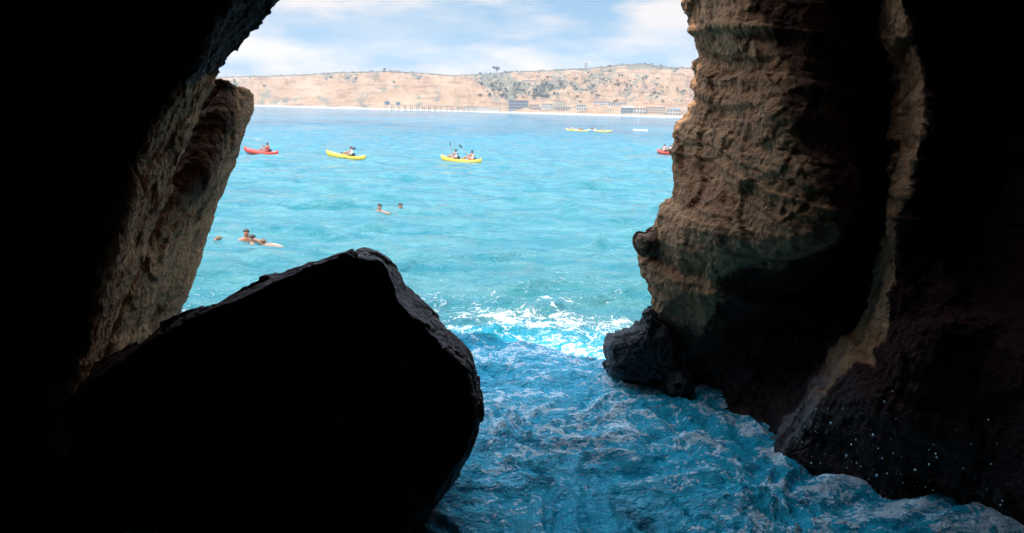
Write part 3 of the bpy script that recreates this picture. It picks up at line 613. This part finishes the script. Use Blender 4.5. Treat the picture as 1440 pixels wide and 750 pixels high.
# buildings on the far shore
M_WHITE = plain('white_plaster', (0.46, 0.42, 0.37), 0.8, 0.05); M_CREAM = plain('cream_plaster', (0.42, 0.33, 0.24), 0.8, 0.08)
M_TERRA = plain('terracotta', (0.42, 0.20, 0.12), 0.8, 0.15); M_SLATE = plain('slate', (0.15, 0.19, 0.22), 0.6, 0.15); M_DKGLASS = plain('dark_glass', (0.10, 0.11, 0.12), 0.1, 0.1); M_GREYC = plain('weathered_concrete', (0.34, 0.31, 0.28), 0.9, 0.15)
def box_bm(bm, x0, x1, y0, y1, z0, z1):
    vs = [bm.verts.new(c) for c in ((x0, y0, z0), (x1, y0, z0), (x1, y1, z0), (x0, y1, z0), (x0, y0, z1), (x1, y0, z1), (x1, y1, z1), (x0, y1, z1))]
    for f in ((3, 2, 1, 0), (4, 5, 6, 7), (0, 1, 5, 4), (1, 2, 6, 5), (2, 3, 7, 6), (3, 0, 4, 7)): bm.faces.new([vs[i] for i in f])
def bm_obj(name, bm, mat, parent=None, smooth=False):
    me = bpy.data.meshes.new(name); bm.normal_update(); bm.to_mesh(me); bm.free(); return link(name, me, mat, parent, smooth)
def building(px, py, w, d, h, wall, roof, label, hip=0.0, floors=2, bays=5, name='house', cat='house', glassband=False):
    p = on_hill(px, py); root = empty(name, p, math.atan2(-p[0], p[1]))
    bm = bmesh.new(); box_bm(bm, -w / 2, w / 2, 0, d, -4, h); bm_obj('wall', bm, wall, root)
    bm = bmesh.new(); e = 0.5
    if hip > 0:
        a = [bm.verts.new(c) for c in ((-w / 2 - e, -e, h + 0.01), (w / 2 + e, -e, h + 0.01), (w / 2 + e, d + e, h + 0.01), (-w / 2 - e, d + e, h + 0.01), (-w / 2 + d / 2.2, d / 2, h + hip), (w / 2 - d / 2.2, d / 2, h + hip))]
        for f in ((0, 1, 5, 4), (1, 2, 5), (2, 3, 4, 5), (3, 0, 4), (3, 2, 1, 0)): bm.faces.new([a[i] for i in f])
    else: box_bm(bm, -w / 2 - e, w / 2 + e, -e, d + e, h + 0.01, h + 0.5)
    bm_obj('roof', bm, roof, root)
    fh = h / floors
    for f in range(floors):
        if glassband:
            bm = bmesh.new(); box_bm(bm, -w / 2 + 0.6, w / 2 - 0.6, -0.12, -0.01, f * fh + 0.9, (f + 1) * fh - 0.7); bm_obj('window', bm, M_DKGLASS, root)
        else:
            for b in range(bays):
                x = -w / 2 + (b + 0.5) * w / bays
                bm = bmesh.new(); box_bm(bm, x - 0.30 * w / bays, x + 0.30 * w / bays, -0.12, -0.01, f * fh + 0.8, (f + 1) * fh - 0.6); bm_obj('window', bm, M_DKGLASS, root)
    tag(root, label, cat); return root
building(730, 154, 30, 14, 13, M_SLATE, M_SLATE, 'long dark blue-grey building at the foot of the hill, just above the beach', 0, 3, 6, 'office_building', 'building', True)
building(712, 129, 11, 9, 6, M_WHITE, M_WHITE, 'small white house alone inside the dark wooded hillside patch', 2.0, 2, 4)
building(752, 155, 14, 10, 8, M_CREAM, M_TERRA, 'cream house with reddish roof right beside the dark building', 2.5, 2, 4)
building(770, 153, 16, 10, 7, M_WHITE, M_TERRA, 'white house with reddish roof, second one right of the dark building', 2.2, 2, 5)
building(792, 157, 22, 10, 6, M_CREAM, M_GREYC, 'long low cream house with flat grey roof by the beach', 0, 1, 6)
building(818, 156, 14, 9, 8, M_WHITE, M_WHITE, 'tall white flat-roofed house by the beach', 0, 2, 4)
building(846, 149, 24, 10, 6, M_WHITE, M_WHITE, 'wide white house on the lower slope, highest above the beach', 0, 2, 7)
building(868, 150, 26, 9, 5, M_WHITE, M_GREYC, 'white row building with grey roof on the lower slope', 0, 1, 7, 'row_building', 'building')
building(884, 160, 20, 10, 7, M_SLATE, M_GREYC, 'grey-blue beach house between white houses', 2.0, 2, 5)
building(900, 161, 16, 9, 8, M_WHITE, M_TERRA, 'white beach house with reddish roof, left of the long cream block', 2.4, 2, 4)
building(922, 160, 26, 10, 9, M_CREAM, M_TERRA, 'long cream block with reddish roof near the tan wall', 2.4, 3, 7, 'apartment_block', 'building')
building(948, 163, 18, 10, 8, M_WHITE, M_SLATE, 'white beach house with dark roof nearest the tan wall', 2.2, 2, 5)
building(745, 117, 34, 10, 4.5, M_CREAM, M_TERRA, 'long pale building high on the hillside below the ridge trees', 1.6, 2, 10, 'hall_building', 'building')
building(790, 117, 24, 10, 4.5, M_CREAM, M_GREYC, 'pale flat building high on the hillside, right of the longest one', 0, 2, 8, 'hall_building', 'building')
building(556, 101.5, 26, 10, 6, M_WHITE, M_GREYC, 'white ridge-top house among the skyline trees above the pier', 1.5, 2, 6)
building(822, 98, 7, 7, 13, M_WHITE, M_WHITE, 'slim white tower block poking above the ridge trees', 0, 3, 2, 'tower_block', 'building')
# sea wall
a, b = on_hill(655, 156), on_hill(703, 158)
root = None
bm = bmesh.new(); L = np.linalg.norm(b - a); box_bm(bm, 0, L, -1, 1, -2, 5.0); box_bm(bm, -0.3, L + 0.3, -1.4, 1.4, 5.01, 5.6)
o = bm_obj('sea_wall', bm, M_GREYC); o.location = (a[0], a[1], 1.5); o.rotation_euler = (0, 0, math.atan2(b[1] - a[1], b[0] - a[0])); tag(o, 'low grey sea wall along the far beach, left of the dark building', 'sea wall')

# pier: deck on piles, running out from the beach
def water_at(px, dist):
    r = ray(px, 155); h = np.hypot(r[0], r[1]); return np.array([r[0] / h * dist, r[1] / h * dist, 0.0])
pa, pb = water_at(541, 1010), water_at(668, 1125)
pier = empty('pier', pa, math.atan2(pb[1] - pa[1], pb[0] - pa[0])); PL = float(np.linalg.norm(pb - pa))
M_PIER = plain('pier_timber', (0.34, 0.29, 0.26), 0.85, 0.2)
bm = bmesh.new(); box_bm(bm, 0, PL, -2.6, 2.6, 6.9, 7.4); bm_obj('deck', bm, M_PIER, pier)
bm = bmesh.new(); box_bm(bm, 0, PL, -2.65, -2.5, 8.3, 8.45)
for k in range(40): box_bm(bm, k * PL / 40, k * PL / 40 + 0.15, -2.65, -2.5, 7.5, 8.3)
bm_obj('railing', bm, M_PIER, pier)
bm = bmesh.new(); bmesh.ops.create_cone(bm, cap_ends=True, segments=8, radius1=0.42, radius2=0.36, depth=9.6); bmesh.ops.translate(bm, verts=bm.verts, vec=(0, 0, 1.8))
me_pile = bpy.data.meshes.new('pile'); bm.to_mesh(me_pile); bm.free(); me_pile.materials.append(M_PIER)
for k in range(16):
    for s in (-1.9, 1.9):
        o = bpy.data.objects.new('pile', me_pile); col.objects.link(o); o.parent = pier; o.location = (2 + k * (PL - 4) / 15, s, 0)
for x0, x1, hh in ((1.0, 7.0, 4.2), (20, 25, 3.2)):
    bm = bmesh.new(); box_bm(bm, x0, x1, -1.8, 1.8, 7.51, 7.5 + hh); bm_obj('hut', bm, M_SLATE, pier)
tag(pier, 'long thin pier on many piles off the far beach', 'pier')

# ------------------------------------------------------------------ people and boats
M_SKIN = plain('skin', (0.38, 0.20, 0.13), 0.55, 0.1, 20); M_SKIN2 = plain('sunburnt_skin', (0.42, 0.16, 0.09), 0.55, 0.12, 20)
M_HAIR = plain('dark_hair', (0.03, 0.02, 0.015), 0.6); M_BLOND = plain('fair_hair', (0.16, 0.10, 0.05), 0.6); M_BLACKCL = plain('black_neoprene', (0.015, 0.016, 0.02), 0.5)
M_WHITECL = plain('white_cloth', (0.78, 0.76, 0.74), 0.8, 0.05); M_PALECL = plain('pale_cloth', (0.38, 0.34, 0.27), 0.8); M_REDCL = plain('red_cloth', (0.55, 0.06, 0.05), 0.7); M_TEAL = plain('navy_cloth', (0.04, 0.07, 0.14), 0.7); M_ORANGE = plain('orange_cloth', (0.7, 0.2, 0.06), 0.7)
M_REDB = plain('red_plastic', (0.62, 0.06, 0.035), 0.35, 0.1, 2); M_YELB = plain('yellow_plastic', (0.80, 0.50, 0.05), 0.35, 0.1, 2); M_PALEY = plain('pale_yellow_plastic', (0.80, 0.66, 0.20), 0.35, 0.08, 2)
M_BLACKP = plain('black_plastic', (0.02, 0.02, 0.022), 0.4); M_WHITEP = plain('white_plastic', (0.8, 0.8, 0.78), 0.4, 0.03); M_ALU = plain('aluminium', (0.5, 0.5, 0.5), 0.35, 0.05, 6, 0.8)

def skinned(name, verts, edges, radii, mat, parent=None, root=0, sub=2):
    me = bpy.data.meshes.new(name); me.from_pydata([tuple(v) for v in verts], edges, []); o = bpy.data.objects.new(name, me); col.objects.link(o); me.materials.append(mat)
    md = o.modifiers.new('skin', 'SKIN'); md.use_smooth_shade = True
    for i, r in enumerate(radii):
        sv = me.skin_vertices[0].data[i]; sv.radius = r if isinstance(r, tuple) else (r, r); sv.use_root = i == root
    ss = o.modifiers.new('subdivision', 'SUBSURF'); ss.levels = sub; ss.render_levels = sub
    if parent: o.parent = parent
    return o
def ball(name, c, r, mat, parent, squash=(1, 1, 1), cut=None):
    bm = bmesh.new(); bmesh.ops.create_uvsphere(bm, u_segments=16, v_segments=10, radius=1.0)
    for v in bm.verts:
        if cut is not None and v.co.z < cut: v.co.z = cut - 0.05 * (cut - v.co.z)
        v.co = Vector((v.co.x * r * squash[0] + c[0], v.co.y * r * squash[1] + c[1], v.co.z * r * squash[2] + c[2]))
    return bm_obj(name, bm, mat, parent, True)
def paddler(label, skin, top, hair, hands, lean=0.0, vest=None, topname='shirt'):
    """a person seated with the legs forward (+x), hands at the two given points"""
    J = dict(pel=(0, 0, .12), bel=(-.02, 0, .28), che=(0.02 + lean, 0, .46), nec=(.04 + lean, 0, .60), hed=(.06 + lean, 0, .71), crn=(.055 + lean, 0, .81))
    for s, y in (('l', 1), ('r', -1)):
        J['sh' + s] = (.02 + lean, y * .18, .53); h = Vector(hands[0 if y > 0 else 1]); sh = Vector(J['sh' + s]); mid = (h + sh) / 2 + Vector((-.04, y * .09, -.10)); J['el' + s] = tuple(mid); J['ha' + s] = tuple(h)
        J['hi' + s] = (.06, y * .10, .10); J['kn' + s] = (.46, y * .16, .34); J['an' + s] = (.84, y * .13, .10); J['to' + s] = (.90, y * .14, .20)
    names = list(J); ix = {n: i for i, n in enumerate(names)}
    E = [('pel', 'bel'), ('bel', 'che'), ('che', 'nec'), ('nec', 'hed'), ('hed', 'crn')]
    for s in 'lr': E += [('che', 'sh' + s), ('sh' + s, 'el' + s), ('el' + s, 'ha' + s), ('pel', 'hi' + s), ('hi' + s, 'kn' + s), ('kn' + s, 'an' + s), ('an' + s, 'to' + s)]
    RD = dict(pel=(.13, .15), bel=(.11, .14), che=(.12, .16), nec=.055, hed=(.10, .085), crn=(.07, .065))
    for s in 'lr': RD.update({'sh' + s: .065, 'el' + s: .045, 'ha' + s: .038, 'hi' + s: .085, 'kn' + s: .06, 'an' + s: .042, 'to' + s: .035})
    o = skinned('person', [J[n] for n in names], [(ix[a], ix[b]) for a, b in E], [RD[n] for n in names], skin)
    tag(o, label, 'person')
    c = skinned(topname, [J['pel'], J['bel'], J['che'], (.035 + lean, 0, .56), J['shl'], J['shr']], [(0, 1), (1, 2), (2, 3), (2, 4), (2, 5)], [(.145, .165), (.13, .16), (.14, .18), .09, .082, .082], top, o)
    if vest: skinned('life_vest', [J['bel'], J['che'], (.03 + lean, 0, .54)], [(0, 1), (1, 2)], [(.16, .185), (.165, .20), (.13, .15)], vest, o)
    ball('hair', (J['hed'][0] - .025, 0, J['hed'][2] + .055), .115, hair, o, (1, .9, .85), -.25)
    return o
def paddle(name, p0, p1, blade_mat, label, twist=0.0):
    p0, p1 = Vector(p0), Vector(p1); ax = (p1 - p0).normalized(); L = (p1 - p0).length
    root = empty(name); root.rotation_euler = ax.to_track_quat('X', 'Z').to_euler(); root.location = (p0 + p1) / 2
    bm = bmesh.new(); bmesh.ops.create_cone(bm, cap_ends=True, segments=10, radius1=.018, radius2=.018, depth=L - .7); bmesh.ops.rotate(bm, verts=bm.verts, matrix=Matrix.Rotation(rad(90), 3, 'Y')); bm_obj('shaft', bm, M_ALU, root, True)
    for s in (-1, 1):
        bm = bmesh.new(); ring = [(0, .02), (.08, .055), (.2, .095), (.34, .10), (.45, .075), (.48, .03)]
        t_, b_ = [], []
        for zz, lst in ((.012, t_), (-.012, b_)):
            for x, y in ring: lst.append(bm.verts.new((s * (L / 2 - .42 + x), y, zz)))
            for x, y in reversed(ring): lst.append(bm.verts.new((s * (L / 2 - .42 + x), -y, zz)))
        n = len(t_); bm.faces.new(t_ if s > 0 else t_[::-1]); bm.faces.new(b_[::-1] if s > 0 else b_)
        for i in range(n): bm.faces.new((t_[i], b_[i], b_[(i + 1) % n], t_[(i + 1) % n]))
        bmesh.ops.recalc_face_normals(bm, faces=bm.faces)
        bmesh.ops.rotate(bm, verts=bm.verts, matrix=Matrix.Rotation(twist + (rad(50) if s > 0 else 0), 3, 'X'))
        bm_obj('blade', bm, blade_mat, root)
    tag(root, label, 'paddle'); return root
def kayak(px, py, L, yaw, pitch, mat, label, seats=(0.25,), name='kayak', beam=.82, group=None, tip=None):
    c = W(px, py); root = empty(name, (c[0], c[1], 0.02)); root.rotation_euler = (0, rad(pitch), rad(yaw))
    ts = np.linspace(-1, 1, 41); sec = []
    for t_ in ts:
        a = abs(t_); w = beam / 2 * max(0.0, 1 - a ** 2.6) ** .75 + .012; k = -.14 + .30 * a ** 5; g = .24 + .24 * a ** 3; x = t_ * L / 2
        well = .10 * (1 - sstep(.45, .75, a))
        sec.append([(x * (1 - .02), 0, k), (x, .55 * w, k + .03), (x, .92 * w, k * .4 + g * .35), (x, w, g * .75), (x, .93 * w, g), (x, .72 * w, g + .01), (x, .5 * w, g - well), (x, 0, g + .03 * a - well * 1.1),
                    (x, -.5 * w, g - well), (x, -.72 * w, g + .01), (x, -.93 * w, g), (x, -w, g * .75), (x, -.92 * w, k * .4 + g * .35), (x, -.55 * w, k + .03)])
    A = np.array(sec); me = grid_mesh('hull', A, wrap_v=True); bm = bmesh.new(); bm.from_mesh(me); bmesh.ops.holes_fill(bm, edges=[e for e in bm.edges if e.is_boundary]); bmesh.ops.recalc_face_normals(bm, faces=bm.faces); bm.to_mesh(me); bm.free()
    link('hull', me, mat, root)
    for sx in seats:
        bm = bmesh.new(); box_bm(bm, sx - .20, sx + .2, -.2, .2, .13, .19); box_bm(bm, sx - .27, sx - .21, -.2, .2, .13, .50); bmesh.ops.bevel(bm, geom=bm.edges[:], offset=.02, segments=2, affect='EDGES'); bm_obj('seat', bm, M_BLACKP, root)
    for e in (-1, 1):
        bm = bmesh.new(); box_bm(bm, e * L * .455 - .06, e * L * .455 + .06, -.015, .015, .42, .48); bmesh.ops.bevel(bm, geom=bm.edges[:], offset=.008, segments=1, affect='EDGES'); bm_obj('carry_handle', bm, M_BLACKP, root)
    tag(root, label, 'kayak', group); bpy.context.view_layer.update(); return root
def seat_in(p, k, sx, face=1):
    """put a person or a held paddle, built in the seat's own frame, into the kayak's seat"""
    mloc = k.matrix_basis @ Matrix.Translation((sx, 0, .18)) @ Matrix.Rotation(0 if face > 0 else math.pi, 4, 'Z')
    p.matrix_basis = mloc @ p.matrix_basis
HANDS = ((.42, .26, .62), (.40, -.26, .30))
# red kayak
k = kayak(367, 217, 3.75, 180 - 22, 0, M_REDB, 'red kayak with a single paddler, nearest to the leaning slab of rock', (-.75,)); k.rotation_euler = (0, rad(-3.5), rad(158))
p = paddler('person paddling the red kayak beside the leaning slab, white blade raised', M_SKIN2, M_REDCL, M_HAIR, ((.38, .30, .66), (.42, -.22, .34)), 0.02); seat_in(p, k, -.75)
q = paddle('paddle', (.30, 1.0, 1.22), (.50, -.95, -.18 + .12), M_WHITEP, 'paddle with white blades held up over the red kayak', rad(90)); seat_in(q, k, -.75)
# yellow kayak
k = kayak(486, 223, 4.0, 155, 0, M_YELB, 'yellow kayak with one paddler in white, between the red kayak and the tandem', (-.55,)); k.rotation_euler = (0, rad(-4), rad(156))
p = paddler('person in a white shirt paddling the single yellow kayak', M_SKIN, M_WHITECL, M_HAIR, ((.36, .32, .40), (.42, -.28, .42)), 0.0, None); seat_in(p, k, -.55)
q = paddle('paddle', (.36, .95, .30), (.44, -1.1, .62), M_BLACKP, 'dark paddle held level over the single yellow kayak', 0.2); seat_in(q, k, -.55)
# yellow tandem
k = kayak(648, 229, 3.6, 158, 0, M_YELB, 'yellow tandem kayak with two paddlers, farthest right of the yellow kayaks near the cave', (.45, -1.0)); k.rotation_euler = (0, rad(-2.5), rad(160))
p = paddler('person in front seat of the yellow tandem kayak, dark vest over pale shirt', M_SKIN, M_WHITECL, M_HAIR, ((.36, .16, .62), (.42, -.24, .36)), 0, M_TEAL); seat_in(p, k, .45)
q = paddle('paddle', (.25, .75, 1.40), (.5, -.8, -.1), M_BLACKP, 'black-bladed paddle raised by the front paddler of the yellow tandem', rad(80)); seat_in(q, k, .45)
p = paddler('person in rear seat of the yellow tandem kayak, red life vest', M_SKIN2, M_WHITECL, M_HAIR, ((.42, .18, .66), (.42, -.24, .36)), 0, M_ORANGE); seat_in(p, k, -1.0)
q = paddle('paddle', (.85, .75, 1.25), (.15, -.8, -.05), M_BLACKP, 'black-bladed paddle raised by the rear paddler of the yellow tandem', rad(60)); seat_in(q, k, -1.0)
# red kayak half behind the tan wall
k = kayak(937, 217, 3.4, 115, 0, M_REDB, 'red kayak half hidden behind the tan wall, seen nearly end on', (.35, -.7))
p = paddler('person in the front of the red kayak beside the tan wall, dark hair', M_SKIN, M_WHITECL, M_HAIR, HANDS, 0, M_REDCL); seat_in(p, k, .35)
p = paddler('person in white in the rear of the red kayak beside the tan wall', M_SKIN, M_WHITECL, M_BLOND, HANDS, 0, None); seat_in(p, k, -.7)
# far yellow kayaks
for (px, py, yaw, mat, lab, clothes) in ((804, 184.2, 128, M_PALEY, 'leftmost pale yellow kayak of the far cluster', M_WHITECL), (817, 185.0, 150, M_PALEY, 'second pale yellow kayak from the left in the far cluster', M_ORANGE),
                                 (833, 184.6, 60, M_WHITEP, 'whitish kayak in the far cluster, third from the left', M_REDCL), (848, 185.8, 165, M_PALEY, 'rightmost pale yellow kayak of the far cluster', M_WHITECL)):
    k = kayak(px, py, 3.9, yaw, 0, mat, lab, (-.1,), group='kayaks far out in a cluster')
    p = paddler('person in the ' + lab.split(' of ')[0].split(' in ')[0].split(',')[0] + ', far out', M_SKIN, clothes, M_HAIR, HANDS); seat_in(p, k, -.1)
    q = paddle('paddle', (.36, 1.0, .85), (.44, -1.0, .05), M_BLACKP, 'paddle held over the ' + lab.split(' of ')[0].split(' in ')[0].split(',')[0] + ' far out', .4); seat_in(q, k, -.1)
# small sailing dinghy
c = W(900, 185); dg = empty('sailing_dinghy', (c[0], c[1], 0)); dg.rotation_euler = (0, 0, rad(165))
sec = []
for t_ in np.linspace(-1, 1, 21):
    w = .65 * (1 - max(0, t_) ** 2.4) ** .8 + .02; x = t_ * 1.7; kx = -.15 + .2 * max(0, t_) ** 3; g = .42 + .1 * max(0, t_)
    sec.append([(x, 0, kx), (x, .7 * w, kx + .08), (x, w, g), (x, .85 * w, g), (x, .6 * w, kx + .2), (x, 0, kx + .15), (x, -.6 * w, kx + .2), (x, -.85 * w, g), (x, -w, g), (x, -.7 * w, kx + .08)])
me = grid_mesh('hull', np.array(sec), wrap_v=True); bm = bmesh.new(); bm.from_mesh(me); bmesh.ops.holes_fill(bm, edges=[e for e in bm.edges if e.is_boundary]); bmesh.ops.recalc_face_normals(bm, faces=bm.faces); bm.to_mesh(me); bm.free(); link('hull', me, M_WHITEP, dg)
bm = bmesh.new(); bmesh.ops.create_cone(bm, cap_ends=True, segments=8, radius1=.04, radius2=.025, depth=2.6); bmesh.ops.translate(bm, verts=bm.verts, vec=(.5, 0, 1.4)); bm_obj('mast', bm, M_ALU, dg, True)
tag(dg, 'tiny white boat with a bare mast, alone between the far cluster and the tan wall', 'boat')

# swimmers
def swimmer(px, py, yaw, label, skin, hair, top=None, prone=False, rise=0.0, arms=((.30, .30, -.10), (.30, -.30, -.10)), fin=False, topname='wetsuit_top'):
    c = W(px, py)
    if prone: sp_ = [(0, 0, -.02), (.22, 0, 0), (.45, 0, .02), (.60, 0, .06), (.72, 0, .10), (.82, 0, .12)]
    else: sp_ = [(-.10, 0, -.45), (-.06, 0, -.26), (0, 0, -.08), (.02, 0, .06), (.04, 0, .16), (.035, 0, .26)]
    V_ = list(sp_); E_ = [(0, 1), (1, 2), (2, 3), (3, 4), (4, 5)]; Rr_ = [(.12, .15), (.11, .14), (.12, .16), .058, (.10, .085), (.07, .065)]
    for i, y in enumerate((1, -1)):
        s0 = Vector(sp_[2]) + Vector((0.02, y * .18, .04)); h = Vector(arms[i]) + (Vector((.45, 0, 0)) if prone else Vector((0, 0, 0))); md_ = (s0 + h) / 2 + Vector((-.02, y * .08, -.02)); b = len(V_)
        V_ += [tuple(s0), tuple(md_), tuple(h)]; E_ += [(2, b), (b, b + 1), (b + 1, b + 2)]; Rr_ += [.065, .046, .04]
        hip = Vector(sp_[0]) + Vector((-.02, y * .1, 0)); kn = hip + (Vector((-.42, y * .05, -.06)) if prone else Vector((-.12, y * .06, -.42))); an = kn + (Vector((-.42, y * .03, .04)) if prone else Vector((-.2, 0, -.38))); ft = an + Vector((-.18, 0, .04)); b = len(V_)
        V_ += [tuple(hip), tuple(kn), tuple(an), tuple(ft)]; E_ += [(0, b), (b, b + 1), (b + 1, b + 2), (b + 2, b + 3)]; Rr_ += [.085, .06, .042, .035]
    o = skinned('person', V_, E_, Rr_, skin); o.location = (c[0], c[1], rise); o.rotation_euler = (0, rad(-9) if prone else 0, rad(yaw)); tag(o, label, 'person')
    if top: skinned(topname, sp_[:3], [(0, 1), (1, 2)], [(.14, .165), (.128, .16), (.135, .185)], top, o)
    h = sp_[4]; ball('hair', (h[0] - .045, 0, h[2] + .06), .105, hair, o, (1, .95, .85), -.1)
    if fin:
        bm = bmesh.new(); box_bm(bm, -1.55, -1.1, -.2, -.02, .04, .07); box_bm(bm, -1.5, -1.05, .02, .2, .07, .10); bm_obj('swim_fins', bm, M_BLACKP, o)
    return o
swimmer(347, 339, -70, 'person standing highest out of the water in the swimming group, back reddish with sun', M_SKIN2, M_HAIR, rise=.08, arms=((.1, .36, -.1), (.15, -.34, -.1)))
swimmer(355, 342, 200, 'person with dark wet hair low in the water beside the sunburnt swimmer', M_SKIN, M_HAIR, rise=-.03)
swimmer(336, 342, 178, 'person in black floating at the surface, leftmost of the swimmers', M_SKIN, M_BLOND, M_BLACKCL, True, -.14, arms=((.35, .25, -.08), (.3, -.35, -.02)))
swimmer(399, 341, 186, 'person in pale top floating flat, right of the sunburnt swimmer', M_SKIN, M_BLOND, M_PALECL, True, -.235, arms=((.4, .2, -.08), (.35, -.3, -.04)), topname='rash_vest')
swimmer(534, 298, -100, 'person with brown hair treading water, left one of the farther pair, arms spread', M_SKIN, M_HAIR, M_BLACKCL, rise=.03, arms=((.1, .5, -.08), (.1, -.5, -.08)))
swimmer(563, 297, -60, 'person with dark hair treading water, right one of the farther pair', M_SKIN, M_HAIR, M_TEAL, rise=.03)

# ------------------------------------------------------------------ spray thrown off the right wall
rs_ = np.random.RandomState(77); cs = []
bv = None
ico = bmesh.new(); bmesh.ops.create_icosphere(ico, subdivisions=2, radius=1.0); bv = np.array([v.co[:] for v in ico.verts]); bf = np.array([[v.index for v in f.verts] for f in ico.faces]); ico.free()
VV, FF = [], []
for i in range(120):
    px = 1110 + 300 * rs_.rand() ** 0.9; py = min(735, (650 + (px - 1110) * 0.24) - abs(rs_.normal(0, 55)) + rs_.normal(0, 6)); d = 6.9 - 0.6 * (px - 1110) / 300 + rs_.uniform(-.25, .25)
    s = 0.0022 + 0.009 * rs_.rand() ** 4; VV.append(P(px, py, d) + bv * s * np.array([1, 1, rs_.uniform(1, 1.5)])); FF.append(bf + i * len(bv))
me = bpy.data.meshes.new('spray'); me.from_pydata(np.concatenate(VV).tolist(), [], np.concatenate(FF).tolist())
o = link('spray', me, plain('white_spray', (0.85, 0.88, 0.9), 0.3, 0.03)); tag(o, kind='stuff')

# ------------------------------------------------------------------ sea air
bm = bmesh.new(); box_bm(bm, -3200, 3200, -3000, 3400, -4, 240); bmesh.ops.recalc_face_normals(bm, faces=bm.faces)
m = Mat('haze'); m.t.nodes.remove(m.p); pv = m.n('ShaderNodeVolumePrincipled'); pv.inputs['Color'].default_value = (0.92, 0.94, 1.0, 1); pv.inputs['Density'].default_value = 0.00016; pv.inputs['Anisotropy'].default_value = 0.2
m.l(pv.outputs[0], m.out.inputs['Volume'])
haze = bm_obj('haze', bm, m.m); tag(haze, kind='stuff')
